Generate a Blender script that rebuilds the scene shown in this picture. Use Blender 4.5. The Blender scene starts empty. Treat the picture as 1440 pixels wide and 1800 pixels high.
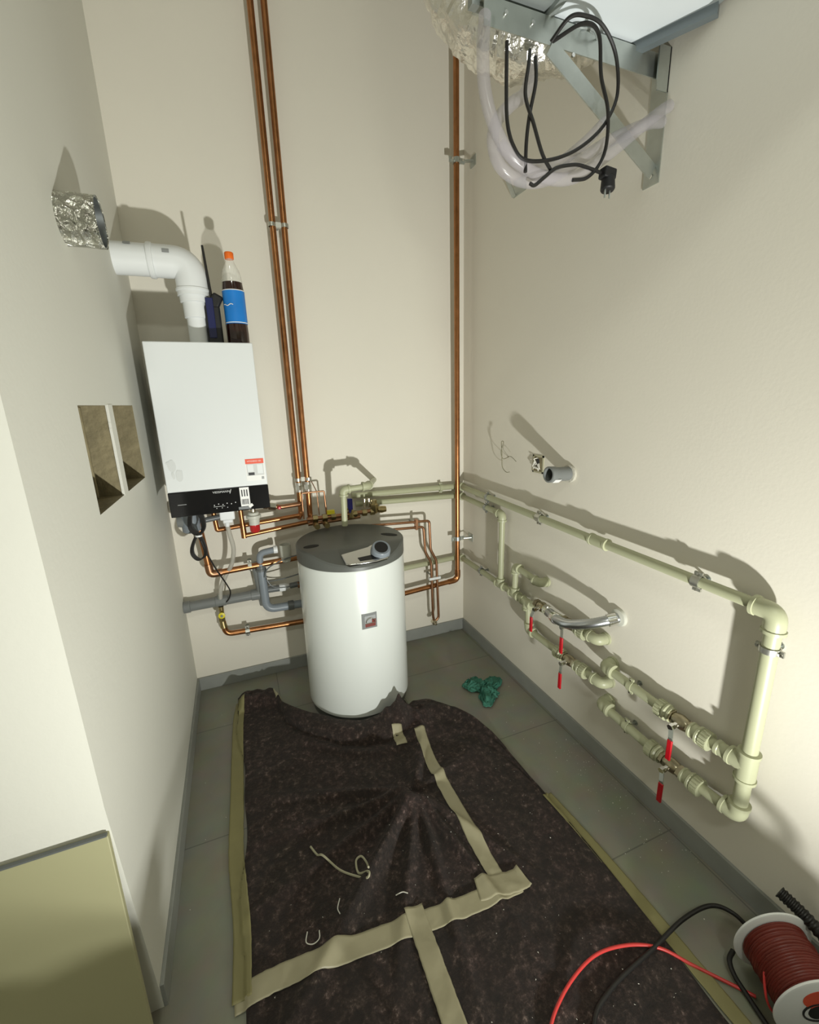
import bpy, math, random
from mathutils import Vector, Matrix, noise
random.seed(7)
PI = math.pi
sc = bpy.context.scene
COL = sc.collection

# ------------------------------------------------------------------ camera
cam_d = bpy.data.cameras.new('camera')
cam = bpy.data.objects.new('camera', cam_d)
COL.objects.link(cam)
cam.location = (-1.2821, -2.3632, 1.4992)
cam.rotation_euler = (1.32036, 0.028778, -0.378032)
cam_d.sensor_fit = 'HORIZONTAL'
cam_d.sensor_width = 36.0
cam_d.lens = 769.0 / 1440.0 * 36.0
cam_d.clip_start = 0.02
sc.camera = cam

# ------------------------------------------------------------------ light and exposure
world = bpy.data.worlds.new('world')
sc.world = world
world.use_nodes = True
world.node_tree.nodes['Background'].inputs[0].default_value = (0.9, 1.0, 0.9, 1)
world.node_tree.nodes['Background'].inputs[1].default_value = 0.05

LAMP = Vector((-0.68, -2.90, 0.20))          # LED work lamp low on the floor near the photographer
ld = bpy.data.lights.new('work_lamp_light', 'SPOT')   # reflector lamp with a wide soft beam
ld.shadow_soft_size = 0.035
ld.spot_size = math.radians(116)
ld.spot_blend = 1.0
ld.energy = 290
ld.color = (0.99, 1.0, 0.95)
lo = bpy.data.objects.new('work_lamp_light', ld)
COL.objects.link(lo)
lo.location = LAMP
lo.rotation_euler = Vector((-0.02, 0.81, 0.585)).to_track_quat('-Z', 'Y').to_euler()

fd = bpy.data.lights.new('ceiling_fill_light', 'AREA')   # fill light added under the ceiling to lift the shadows
fd.shape = 'DISK'
fd.size = 0.5
fd.energy = 28
fd.color = (0.96, 1.0, 0.90)
fo = bpy.data.objects.new('ceiling_fill_light', fd)
COL.objects.link(fo)
fo.location = (-1.5, -3.7, 3.6)

sc.view_settings.view_transform = 'Standard'
sc.view_settings.look = 'None'
sc.view_settings.gamma = 1.0
sc.view_settings.exposure = -0.12
sc.view_settings.use_curve_mapping = False

# ------------------------------------------------------------------ materials
def lin(c):
    return tuple((x / 12.92 if x <= 0.04045 else ((x + 0.055) / 1.055) ** 2.4) for x in c)

def mat(name, col, rough=0.5, metal=0.0, noise_amt=0.0, noise_scale=20.0, bump=0.0, bump_scale=60.0,
        coat=0.0, alpha=1.0, trans=0.0, ior=1.45, sheen=0.0, spec=0.5, rvar=0.0):
    m = bpy.data.materials.new(name)
    m.use_nodes = True
    nt = m.node_tree
    b = nt.nodes['Principled BSDF']
    b.inputs['Base Color'].default_value = (*col, 1)
    b.inputs['Roughness'].default_value = rough
    b.inputs['Metallic'].default_value = metal
    b.inputs['IOR'].default_value = ior
    b.inputs['Coat Weight'].default_value = coat
    b.inputs['Alpha'].default_value = alpha
    b.inputs['Transmission Weight'].default_value = trans
    b.inputs['Specular IOR Level'].default_value = spec
    if sheen:
        b.inputs['Sheen Weight'].default_value = sheen
    tc = nt.nodes.new('ShaderNodeTexCoord')
    if noise_amt or rvar:
        n = nt.nodes.new('ShaderNodeTexNoise')
        n.inputs['Scale'].default_value = noise_scale
        n.inputs['Detail'].default_value = 5
        nt.links.new(tc.outputs['Object'], n.inputs['Vector'])
        if noise_amt:
            r = nt.nodes.new('ShaderNodeMix')
            r.data_type = 'RGBA'
            r.inputs[6].default_value = (*[c * (1 - noise_amt) for c in col], 1)
            r.inputs[7].default_value = (*[min(1, c * (1 + noise_amt)) for c in col], 1)
            nt.links.new(n.outputs['Fac'], r.inputs[0])
            nt.links.new(r.outputs[2], b.inputs['Base Color'])
        if rvar:
            mr = nt.nodes.new('ShaderNodeMapRange')
            mr.inputs['To Min'].default_value = max(0.02, rough - rvar)
            mr.inputs['To Max'].default_value = rough + rvar
            nt.links.new(n.outputs['Fac'], mr.inputs['Value'])
            nt.links.new(mr.outputs['Result'], b.inputs['Roughness'])
    if bump:
        n2 = nt.nodes.new('ShaderNodeTexNoise')
        n2.inputs['Scale'].default_value = bump_scale
        n2.inputs['Detail'].default_value = 4
        nt.links.new(tc.outputs['Object'], n2.inputs['Vector'])
        bp = nt.nodes.new('ShaderNodeBump')
        bp.inputs['Strength'].default_value = bump
        bp.inputs['Distance'].default_value = 0.01
        nt.links.new(n2.outputs['Fac'], bp.inputs['Height'])
        nt.links.new(bp.outputs['Normal'], b.inputs['Normal'])
    return m

M = {}
M['wall'] = mat('painted_plaster', (0.73, 0.695, 0.605), 0.75, noise_amt=0.03, noise_scale=2.5, bump=0.04, bump_scale=90, spec=0.25)
M['wall_left'] = mat('painted_plaster_grey', (0.70, 0.695, 0.625), 0.7, noise_amt=0.03, noise_scale=2.0, bump=0.05, bump_scale=70, spec=0.25)
M['ceiling'] = mat('ceiling_paint', (0.75, 0.74, 0.68), 0.8)
M['skirt'] = mat('grey_tile_skirting', (0.27, 0.28, 0.26), 0.35, noise_amt=0.12, noise_scale=14)
M['copper'] = mat('aged_copper', (0.40, 0.180, 0.075), 0.32, 1.0, noise_amt=0.35, noise_scale=26, rvar=0.08)
M['copper_dull'] = mat('dull_copper', (0.36, 0.19, 0.105), 0.36, 1.0, noise_amt=0.25, noise_scale=30, rvar=0.08)
M['ppr'] = mat('pale_green_plastic_pipe', (0.41, 0.42, 0.275), 0.38, noise_amt=0.04, noise_scale=12)
M['brass'] = mat('brass', (0.40, 0.32, 0.16), 0.30, 1.0, noise_amt=0.2, noise_scale=40)
M['nickel'] = mat('nickel_brass', (0.60, 0.56, 0.45), 0.25, 1.0)
M['valve_body'] = mat('dull_nickel_valve', (0.36, 0.32, 0.22), 0.33, 1.0, noise_amt=0.2, noise_scale=40)
M['chrome'] = mat('chrome', (0.80, 0.80, 0.78), 0.12, 1.0)
M['satin'] = mat('satin_chrome_plastic', (0.52, 0.52, 0.50), 0.18, 1.0)
M['steel'] = mat('galvanised_steel', (0.50, 0.53, 0.50), 0.38, 0.9, noise_amt=0.2, noise_scale=22)
M['steel_dark'] = mat('dark_zinc', (0.33, 0.35, 0.34), 0.35, 0.9, noise_amt=0.2, noise_scale=30)
M['white'] = mat('white_enamel', (0.71, 0.735, 0.735), 0.28, coat=0.3)
M['tank'] = mat('white_jacket', (0.70, 0.73, 0.70), 0.22, coat=0.4)
M['white_plastic'] = mat('white_plastic', (0.76, 0.78, 0.78), 0.35)
M['white_dull'] = mat('dull_white_plastic', (0.55, 0.55, 0.48), 0.5)
M['grey_lid'] = mat('dark_grey_plastic', (0.10, 0.105, 0.095), 0.42)
M['black_gloss'] = mat('black_gloss_panel', (0.006, 0.006, 0.007), 0.10)
M['black'] = mat('black_rubber', (0.012, 0.011, 0.010), 0.45)
M['black_soft'] = mat('black_matt_plastic', (0.010, 0.010, 0.011), 0.5)
M['dark_hole'] = mat('dark_recess', (0.012, 0.012, 0.010), 0.8)
M['grey_pvc'] = mat('grey_pvc', (0.18, 0.19, 0.185), 0.35, noise_amt=0.06)
M['grey_pvc_blue'] = mat('blue_grey_pvc', (0.22, 0.25, 0.28), 0.35, noise_amt=0.06)
M['grey_dark'] = mat('dark_grey_pvc', (0.13, 0.14, 0.14), 0.35)
M['blue_dark'] = mat('navy_plastic', (0.008, 0.012, 0.075), 0.3)
M['blue_handle'] = mat('blue_handle_plastic', (0.02, 0.02, 0.22), 0.35)
M['blue_label'] = mat('blue_paper_label', (0.012, 0.20, 0.62), 0.4, noise_amt=0.25, noise_scale=9)
M['orange'] = mat('orange_plastic', (0.85, 0.16, 0.015), 0.4)
M['red'] = mat('red_lever_grip', (0.48, 0.008, 0.015), 0.35)
M['red_wire'] = mat('red_wire_insulation', (0.62, 0.05, 0.045), 0.35)
M['red_brown'] = mat('brown_red_wire', (0.15, 0.022, 0.014), 0.4, noise_amt=0.3, noise_scale=30)
M['red_clear'] = mat('red_clear_plastic', (0.60, 0.03, 0.03), 0.15, trans=0.3)
M['yellow'] = mat('yellow_tap', (0.72, 0.62, 0.03), 0.4)
M['paper'] = mat('white_paper', (0.78, 0.78, 0.76), 0.5)
M['paper_grey'] = mat('grey_print', (0.30, 0.31, 0.31), 0.5)
M['paper_pale'] = mat('pale_grey_print', (0.56, 0.57, 0.56), 0.5)
M['print_black'] = mat('black_print', (0.02, 0.02, 0.02), 0.5)
M['sticker_red'] = mat('red_orange_print', (0.72, 0.085, 0.035), 0.4)
M['residue'] = mat('torn_label_residue', (0.62, 0.64, 0.63), 0.6)
M['residue_dark'] = mat('torn_label_residue_grey', (0.42, 0.44, 0.43), 0.6)
M['tape'] = mat('masking_tape', (0.36, 0.33, 0.215), 0.40, noise_amt=0.12, noise_scale=16, bump=0.12, bump_scale=40)
M['tape_olive'] = mat('old_masking_tape', (0.235, 0.215, 0.095), 0.5, noise_amt=0.15, noise_scale=14)
M['olive'] = mat('olive_board', (0.40, 0.385, 0.225), 0.6, noise_amt=0.03, noise_scale=3)
M['rag'] = mat('green_cloth', (0.04, 0.17, 0.12), 0.7, noise_amt=0.4, noise_scale=18, bump=0.3, bump_scale=120)
M['crumb'] = mat('plaster_crumb', (0.75, 0.73, 0.66), 0.8)
M['concrete'] = mat('raw_brick_mortar', (0.235, 0.20, 0.115), 0.9, noise_amt=0.45, noise_scale=22, bump=0.6, bump_scale=45)
M['rough_plaster'] = mat('rough_plaster', (0.52, 0.50, 0.42), 0.9, noise_amt=0.3, noise_scale=24, bump=0.5, bump_scale=60)
M['unit_white'] = mat('white_unit_panel', (0.78, 0.83, 0.86), 0.35)
M['unit_grey'] = mat('grey_sheet_metal', (0.34, 0.37, 0.36), 0.45, 0.3)
M['unit_dark'] = mat('dark_grey_sheet_metal', (0.18, 0.21, 0.22), 0.45, 0.3)
M['hose_metal'] = mat('flexible_steel_hose', (0.55, 0.57, 0.60), 0.28, 1.0)
M['clamp'] = mat('clamp_zinc', (0.52, 0.52, 0.47), 0.35, 0.9)
M['clear'] = mat('clear_vinyl_hose', (0.50, 0.47, 0.50), 0.2, alpha=0.34, spec=0.6)
M['clear_grey'] = mat('clear_grey_hose', (0.50, 0.48, 0.42), 0.2, alpha=0.72, spec=0.6)
M['pet'] = mat('clear_bottle_plastic', (0.85, 0.85, 0.78), 0.12, alpha=0.34, spec=0.6)
M['cola'] = mat('dark_brown_drink', (0.022, 0.006, 0.004), 0.12, coat=0.5)
M['wire_olive'] = mat('olive_wire', (0.17, 0.16, 0.09), 0.5)
M['wire_beige'] = mat('beige_wire', (0.40, 0.38, 0.26), 0.5)
M['light_blocker'] = mat('dark_blocker_plastic', (0.03, 0.03, 0.03), 0.5)

# foil: crinkled aluminium
def foil(name, col, rough, scale, strength):
    m = mat(name, col, rough, 1.0)
    nt = m.node_tree
    b = nt.nodes['Principled BSDF']
    tc = nt.nodes.new('ShaderNodeTexCoord')
    v = nt.nodes.new('ShaderNodeTexVoronoi')
    v.inputs['Scale'].default_value = scale
    n = nt.nodes.new('ShaderNodeTexNoise')
    n.inputs['Scale'].default_value = scale * 1.6
    n.inputs['Detail'].default_value = 5
    ad = nt.nodes.new('ShaderNodeMath')
    nt.links.new(tc.outputs['Object'], v.inputs['Vector'])
    nt.links.new(tc.outputs['Object'], n.inputs['Vector'])
    nt.links.new(v.outputs['Distance'], ad.inputs[0])
    nt.links.new(n.outputs['Fac'], ad.inputs[1])
    bp = nt.nodes.new('ShaderNodeBump')
    bp.inputs['Strength'].default_value = strength
    bp.inputs['Distance'].default_value = 0.03
    nt.links.new(ad.outputs[0], bp.inputs['Height'])
    nt.links.new(bp.outputs['Normal'], b.inputs['Normal'])
    return m
M['foil'] = foil('crinkled_foil', (0.78, 0.76, 0.70), 0.30, 15, 0.45)
M['foil_tape'] = foil('foil_tape', (0.62, 0.62, 0.55), 0.22, 38, 0.9)

# floor tiles
def floor_mat():
    m = mat('grey_floor_tile', (0.19, 0.185, 0.155), 0.35)
    nt = m.node_tree
    b = nt.nodes['Principled BSDF']
    tc = nt.nodes.new('ShaderNodeTexCoord')
    mp = nt.nodes.new('ShaderNodeMapping')
    mp.inputs['Location'].default_value = (0.02, 0.353, 0)
    br = nt.nodes.new('ShaderNodeTexBrick')
    br.offset = 0.0
    br.inputs['Scale'].default_value = 1.0
    br.inputs['Brick Width'].default_value = 0.6
    br.inputs['Row Height'].default_value = 0.6
    br.inputs['Mortar Size'].default_value = 0.0022
    br.inputs['Color1'].default_value = (0.285, 0.282, 0.228, 1)
    br.inputs['Color2'].default_value = (0.268, 0.266, 0.215, 1)
    br.inputs['Mortar'].default_value = (0.17, 0.168, 0.14, 1)
    n = nt.nodes.new('ShaderNodeTexNoise')
    n.inputs['Scale'].default_value = 9
    n.inputs['Detail'].default_value = 6
    mx = nt.nodes.new('ShaderNodeMix')
    mx.data_type = 'RGBA'
    mx.blend_type = 'MULTIPLY'
    mx.inputs[0].default_value = 0.35
    nt.links.new(tc.outputs['Object'], mp.inputs['Vector'])
    nt.links.new(mp.outputs['Vector'], br.inputs['Vector'])
    nt.links.new(tc.outputs['Object'], n.inputs['Vector'])
    nt.links.new(br.outputs['Color'], mx.inputs[6])
    nt.links.new(n.outputs['Color'], mx.inputs[7])
    nt.links.new(mx.outputs[2], b.inputs['Base Color'])
    mr = nt.nodes.new('ShaderNodeMapRange')
    mr.inputs['To Min'].default_value = 0.28
    mr.inputs['To Max'].default_value = 0.5
    nt.links.new(n.outputs['Fac'], mr.inputs['Value'])
    nt.links.new(mr.outputs['Result'], b.inputs['Roughness'])
    return m
M['floor'] = floor_mat()

# felt blanket
def felt_mat():
    m = mat('dark_recycled_felt', (0.05, 0.03, 0.03), 0.8, sheen=0.06)
    nt = m.node_tree
    b = nt.nodes['Principled BSDF']
    tc = nt.nodes.new('ShaderNodeTexCoord')
    n1 = nt.nodes.new('ShaderNodeTexNoise')
    n1.inputs['Scale'].default_value = 48
    n1.inputs['Detail'].default_value = 8
    n1.inputs['Roughness'].default_value = 0.75
    cr = nt.nodes.new('ShaderNodeValToRGB')
    e = cr.color_ramp.elements
    e[0].position = 0.30; e[0].color = (0.010, 0.006, 0.005, 1)
    e[1].position = 0.72; e[1].color = (0.36, 0.30, 0.28, 1)
    a = cr.color_ramp.elements.new(0.50); a.color = (0.028, 0.0175, 0.0140, 1)
    a2 = cr.color_ramp.elements.new(0.60); a2.color = (0.078, 0.055, 0.049, 1)
    n2 = nt.nodes.new('ShaderNodeTexNoise')
    n2.inputs['Scale'].default_value = 6
    n2.inputs['Detail'].default_value = 4
    cr2 = nt.nodes.new('ShaderNodeValToRGB')
    f = cr2.color_ramp.elements
    f[0].position = 0.35; f[0].color = (0.75, 0.72, 0.62, 1)
    f[1].position = 0.7; f[1].color = (1.12, 0.95, 0.92, 1)
    mx = nt.nodes.new('ShaderNodeMix')
    mx.data_type = 'RGBA'
    mx.blend_type = 'MULTIPLY'
    mx.inputs[0].default_value = 1.0
    nt.links.new(tc.outputs['Object'], n1.inputs['Vector'])
    nt.links.new(tc.outputs['Object'], n2.inputs['Vector'])
    nt.links.new(n1.outputs['Fac'], cr.inputs['Fac'])
    nt.links.new(n2.outputs['Fac'], cr2.inputs['Fac'])
    nt.links.new(cr.outputs['Color'], mx.inputs[6])
    nt.links.new(cr2.outputs['Color'], mx.inputs[7])
    nt.links.new(mx.outputs[2], b.inputs['Base Color'])
    bp = nt.nodes.new('ShaderNodeBump')
    bp.inputs['Strength'].default_value = 1.0
    bp.inputs['Distance'].default_value = 0.012
    nt.links.new(n1.outputs['Fac'], bp.inputs['Height'])
    nt.links.new(bp.outputs['Normal'], b.inputs['Normal'])
    return m
M['felt'] = felt_mat()

# ------------------------------------------------------------------ mesh helpers
def V(*a):
    return Vector(a[0]) if len(a) == 1 else Vector(a)

def perp(d):
    d = d.normalized()
    a = Vector((0, 0, 1)) if abs(d.z) < 0.9 else Vector((1, 0, 0))
    u = d.cross(a).normalized()
    return u, d.cross(u).normalized()

def fillet(pts, rad, seg=6):
    pts = [V(p) for p in pts]
    out = [pts[0]]
    for i in range(1, len(pts) - 1):
        a, b, c = pts[i - 1], pts[i], pts[i + 1]
        r = min(rad, (a - b).length * 0.49, (c - b).length * 0.49)
        p0 = b + (a - b).normalized() * r
        p1 = b + (c - b).normalized() * r
        for k in range(seg + 1):
            t = k / seg
            out.append(p0 * (1 - t) ** 2 + b * 2 * t * (1 - t) * 1.0 + p1 * t ** 2)
    out.append(pts[-1])
    return out

def spline(pts, n=8, closed=False):
    pts = [V(p) for p in pts]
    N = len(pts)
    out = []
    rng = range(N if closed else N - 1)
    for i in rng:
        if closed:
            p0, p1, p2, p3 = pts[(i - 1) % N], pts[i], pts[(i + 1) % N], pts[(i + 2) % N]
        else:
            p1, p2 = pts[i], pts[i + 1]
            p0 = pts[i - 1] if i > 0 else p1 * 2 - p2
            p3 = pts[i + 2] if i + 2 < N else p2 * 2 - p1
        for k in range(n):
            t = k / n
            out.append(0.5 * ((2 * p1) + (p2 - p0) * t + (2 * p0 - 5 * p1 + 4 * p2 - p3) * t * t + (3 * p1 - p0 - 3 * p2 + p3) * t ** 3))
    if not closed:
        out.append(pts[-1])
    return out

class MB:
    def __init__(self):
        self.v = []
        self.f = []
        self.mi = []
        self.cur = 0
    def add(self, vs, fs):
        o = len(self.v)
        self.v += [V(p) for p in vs]
        for f in fs:
            self.f.append([i + o for i in f])
            self.mi.append(self.cur)
        return self
    def box(self, x0, x1, y0, y1, z0, z1):
        vs = [(x, y, z) for x in (x0, x1) for y in (y0, y1) for z in (z0, z1)]
        return self.add(vs, [(0, 1, 3, 2), (4, 6, 7, 5), (0, 4, 5, 1), (2, 3, 7, 6), (0, 2, 6, 4), (1, 5, 7, 3)])
    def obox(self, c, ax, ay, az, hx, hy, hz):
        c = V(c); ax = V(ax).normalized() * hx; ay = V(ay).normalized() * hy; az = V(az).normalized() * hz
        vs = [c + ax * i + ay * j + az * k for i in (-1, 1) for j in (-1, 1) for k in (-1, 1)]
        return self.add(vs, [(0, 1, 3, 2), (4, 6, 7, 5), (0, 4, 5, 1), (2, 3, 7, 6), (0, 2, 6, 4), (1, 5, 7, 3)])
    def bar(self, p0, p1, w, h, up=(0, 0, 1)):
        p0, p1 = V(p0), V(p1)
        d = (p1 - p0)
        L = d.length
        d.normalize()
        s = d.cross(V(up)).normalized()
        u = s.cross(d).normalized()
        return self.obox((p0 + p1) / 2, d, s, u, L / 2, w / 2, h / 2)
    def tube(self, pts, r, n=12, closed=False, caps=True, r2=None):
        pts = [V(p) for p in pts]
        q = [pts[0]]
        for p in pts[1:]:
            if (p - q[-1]).length > 1e-5:
                q.append(p)
        pts = q
        N = len(pts)
        rs = r if isinstance(r, (list, tuple)) else [r] * N
        if len(rs) != N:
            rs = [rs[min(len(rs) - 1, int(i * len(rs) / N))] for i in range(N)]
        T = []
        for i in range(N):
            if closed:
                t = pts[(i + 1) % N] - pts[i - 1]
            elif i == 0:
                t = pts[1] - pts[0]
            elif i == N - 1:
                t = pts[-1] - pts[-2]
            else:
                t = (pts[i + 1] - pts[i]).normalized() + (pts[i] - pts[i - 1]).normalized()
            T.append(t.normalized())
        u, w = perp(T[0])
        vs = []
        for i in range(N):
            if i:
                ax = T[i - 1].cross(T[i])
                if ax.length > 1e-7:
                    ang = T[i - 1].angle(T[i])
                    R = Matrix.Rotation(ang, 3, ax.normalized())
                    u = R @ u
            u = (u - T[i] * u.dot(T[i])).normalized()
            w = T[i].cross(u)
            for k in range(n):
                a = 2 * PI * k / n
                vs.append(pts[i] + (u * math.cos(a) + w * math.sin(a)) * rs[i])
        fs = []
        for i in range(N if closed else N - 1):
            j = (i + 1) % N
            for k in range(n):
                k2 = (k + 1) % n
                fs.append((i * n + k, i * n + k2, j * n + k2, j * n + k))
        if caps and not closed:
            fs.append(tuple(range(n - 1, -1, -1)))
            fs.append(tuple((N - 1) * n + k for k in range(n)))
        return self.add(vs, fs)
    def cyl(self, p0, p1, r, n=20, r1=None):
        return self.tube([p0, p1], [r, r if r1 is None else r1], n)
    def lathe(self, o, ax, prof, n=32, ref=None, caps=True):
        o = V(o); ax = V(ax).normalized()
        u, w = perp(ax)
        vs = []
        for d, r in prof:
            for k in range(n):
                a = 2 * PI * k / n
                vs.append(o + ax * d + (u * math.cos(a) + w * math.sin(a)) * r)
        fs = []
        for i in range(len(prof) - 1):
            for k in range(n):
                k2 = (k + 1) % n
                fs.append((i * n + k, i * n + k2, (i + 1) * n + k2, (i + 1) * n + k))
        if caps:
            fs.append(tuple(range(n - 1, -1, -1)))
            fs.append(tuple((len(prof) - 1) * n + k for k in range(n)))
        return self.add(vs, fs)
    def prism(self, poly, z0, z1):
        n = len(poly)
        vs = [(x, y, z0) for x, y in poly] + [(x, y, z1) for x, y in poly]
        fs = [tuple(range(n - 1, -1, -1)), tuple(range(n, 2 * n))]
        fs += [(i, (i + 1) % n, n + (i + 1) % n, n + i) for i in range(n)]
        return self.add(vs, fs)
    def hexnut(self, p0, p1, r):
        return self.tube([p0, p1], r, 6)

def wloc(o):
    p = Vector((0, 0, 0))
    while o:
        p += o.location
        o = o.parent
    return p

def build(name, mb, material, parent=None, bevel=0.0, ang=38, kind=None, label=None, origin=None):
    me = bpy.data.meshes.new(name)
    if parent is None:
        if origin is None:
            xs = [p.x for p in mb.v]; ys = [p.y for p in mb.v]; zs = [p.z for p in mb.v]
            origin = V((min(xs) + max(xs)) / 2, (min(ys) + max(ys)) / 2, min(zs))
        o0 = V(origin)
    else:
        o0 = wloc(parent)
    me.from_pydata([tuple(p - o0) for p in mb.v], [], mb.f)
    me.validate()
    mats = material if isinstance(material, (list, tuple)) else [material]
    for m in mats:
        me.materials.append(M[m])
    if len(mats) > 1 and len(me.polygons) == len(mb.mi):
        me.polygons.foreach_set('material_index', mb.mi)
    import bmesh
    bm = bmesh.new()
    bm.from_mesh(me)
    bmesh.ops.recalc_face_normals(bm, faces=bm.faces)
    bm.to_mesh(me)
    bm.free()
    me.polygons.foreach_set('use_smooth', [True] * len(me.polygons))
    me.set_sharp_from_angle(angle=math.radians(ang))
    ob = bpy.data.objects.new(name, me)
    COL.objects.link(ob)
    if parent is None:
        ob.location = o0
    else:
        ob.parent = parent
    if bevel:
        bv = ob.modifiers.new('bevel', 'BEVEL')
        bv.width = bevel
        bv.segments = 3
        bv.limit_method = 'ANGLE'
        bv.angle_limit = math.radians(40)
    if kind:
        ob['kind'] = kind
    if label:
        ob['label'] = label
    return ob

def tag(o, label, cat, group=None):
    o['label'] = label
    o['category'] = cat
    if group:
        o['group'] = group
    return o

def thing(name, label, cat, loc, group=None):
    o = bpy.data.objects.new(name, None)
    o.empty_display_size = 0.05
    COL.objects.link(o)
    o.location = loc
    return tag(o, label, cat, group)

def pivot(name, parent, loc):
    return None

def text_mesh(body, size, extrude=0.0004):
    cu = bpy.data.curves.new('lettering', 'FONT')
    cu.body = body
    cu.size = size
    cu.align_x = 'CENTER'
    cu.align_y = 'CENTER'
    cu.extrude = extrude
    cu.resolution_u = 3
    ob = bpy.data.objects.new('lettering', cu)
    me = bpy.data.meshes.new_from_object(ob)
    bpy.data.objects.remove(ob)
    mb = MB()
    mb.add([v.co.copy() for v in me.vertices], [tuple(p.vertices) for p in me.polygons])
    bpy.data.meshes.remove(me)
    bpy.data.curves.remove(cu)
    return mb

def place(mb, o, ax, ay, az=None):
    o, ax, ay = V(o), V(ax), V(ay)
    az = ax.cross(ay) if az is None else V(az)
    mb.v = [o + ax * p.x + ay * p.y + az * p.z for p in mb.v]
    return mb

# ------------------------------------------------------------------ room shell
W = 1.624           # niche width
YC = -1.445         # end of the short left wall
H = 3.7
YF = -4.7           # wall behind the photographer
XL = -3.3
b = MB(); b.box(XL - .2, .2, YF - .2, .2, -0.12, 0)
fl = build('floor', b, 'floor', kind='structure', origin=(0, 0, 0))
b = MB(); b.box(XL - .2, .2, YF - .2, .2, H, H + .12)
build('ceiling', b, 'ceiling', kind='structure')
b = MB(); b.box(-W - .25, .2, 0, .2, 0, H)
build('wall_back', b, 'wall', kind='structure')
b = MB(); b.box(0, .2, YF, 0, 0, H)
build('wall_right', b, 'wall', kind='structure')
b = MB(); b.box(XL, 0, YF - .2, YF, 0, H)
build('wall_front', b, 'wall', kind='structure')
b = MB(); b.box(XL - .2, XL, YF, YC + .2, 0, H)
build('wall_side', b, 'wall', kind='structure')
b = MB(); b.box(XL, -W - .25, YC, YC + .2, 0, H)
build('wall_return', b, 'wall_left', kind='structure')

# left wall of the niche with two broken-out openings
HY = [YC, -1.066, -0.782, -0.735, -0.42, 0.0]
HZ = [0.0, .70, 1.238, 1.510, H]
b = MB()
XB = -W - .25
def yend(y, z):
    return y + .055 * max(0, .70 - z) / .70 if y == YC else y
def quad(mb, p):
    mb.add([(x, yend(y, z), z) for x, y, z in p], [(0, 1, 2, 3)])
for i in range(5):
    for j in range(4):
        if j == 2 and i in (1, 3):
            continue
        y0, y1, z0, z1 = HY[i], HY[i + 1], HZ[j], HZ[j + 1]
        quad(b, [(-W, y0, z0), (-W, y1, z0), (-W, y1, z1), (-W, y0, z1)])
for z0, z1 in ((0, .70), (.70, H)):
    quad(b, [(-W, YC, z0), (-W, YC, z1), (XB, YC, z1), (XB, YC, z0)])
quad(b, [(XB, YC, 0), (XB, YC, H), (XB, 0, H), (XB, 0, 0)])
quad(b, [(-W, 0, 0), (XB, 0, 0), (XB, 0, H), (-W, 0, H)])
DEP = 0.13
b.cur = 1
for i in (1, 3):
    y0, y1, z0, z1 = HY[i], HY[i + 1], HZ[2], HZ[3]
    xd = -W - DEP
    quad(b, [(xd, y0, z0), (xd, y1, z0), (xd, y1, z1), (xd, y0, z1)])
    quad(b, [(-W, y0, z0), (xd, y0, z0), (xd, y0, z1), (-W, y0, z1)])
    quad(b, [(-W, y1, z0), (xd, y1, z0), (xd, y1, z1), (-W, y1, z1)])
    quad(b, [(-W, y0, z0), (-W, y1, z0), (xd, y1, z0), (xd, y0, z0)])
    quad(b, [(-W, y0, z1), (-W, y1, z1), (xd, y1, z1), (xd, y0, z1)])
wl = build('wall_left', b, ['wall_left', 'concrete'], kind='structure')

# hollow-brick webs seen inside the two openings
for nm, ys in (('first', (-0.90, -0.86, -0.815)), ('second', (-0.60, -0.545, -0.47))):
    b = MB()
    for k, yy in enumerate(ys):
        pts = []
        b.box(-W - 0.128, -W - (0.118, 0.095, 0.06)[k], yy - 0.008, yy + 0.008, 1.239 + .02 * (2 - k), 1.508)
    ob = build('trim_%d' % (1 if nm == 'first' else 2), b, 'concrete', kind='structure', bevel=0.004)
# broken plaster lip on the mullion between the openings
b = MB()
n = 16
for k in range(n):
    z0 = 1.236 + (1.512 - 1.236) * k / n
    z1 = 1.236 + (1.512 - 1.236) * (k + 1) / n
    w = 0.012 + 0.006 * noise.noise(V(0, 3, z0 * 20))
    b.box(-W - 0.006, -W + 0.0015, -0.782 - w * .3, -0.735 + w * .2, z0, z1)
build('trim_3', b, 'wall_left', kind='structure')

# skirting tiles
SK = 0.075
b = MB(); b.box(-W, 0, -0.010, 0, 0, SK)
build('baseboard_back', b, 'skirt', kind='structure', bevel=0.0015)
b = MB(); b.box(-0.010, 0, YF, -0.010, 0, SK)
build('baseboard_right', b, 'skirt', kind='structure', bevel=0.0015)
b = MB(); b.box(-W, -W + 0.010, YC + .055, -0.010, 0, SK)
build('baseboard_left', b, 'skirt', kind='structure', bevel=0.0015)

# olive board leaning on the end of the left wall
t = thing('wall_board', 'olive board standing against the wall end at lower left', 'board', (-1.95, -1.47, 0))
b = MB()
q0, q1 = V(-1.627, -1.478, 0.0), V(-1.627, -1.453, 0.634)
for dy in (0, 0.014):
    pass
poly = [(-2.45, -1.478, 0), (-1.627, -1.478, 0), (-1.627, -1.453, 0.634), (-2.45, -1.453, 0.634)]
vs = [V(p) for p in poly] + [V(p) + V(0, 0.014, 0.0005) for p in poly]
b.add(vs, [(0, 1, 2, 3), (7, 6, 5, 4), (0, 4, 5, 1), (1, 5, 6, 2), (2, 6, 7, 3), (3, 7, 4, 0)])
build('panel', b, 'olive', t, bevel=0.002)
b = MB()
b.bar((-2.45, -1.450, 0.636), (-1.629, -1.450, 0.636), 0.009, 0.004)
build('edge_strip', b, 'grey_dark', t)

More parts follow.
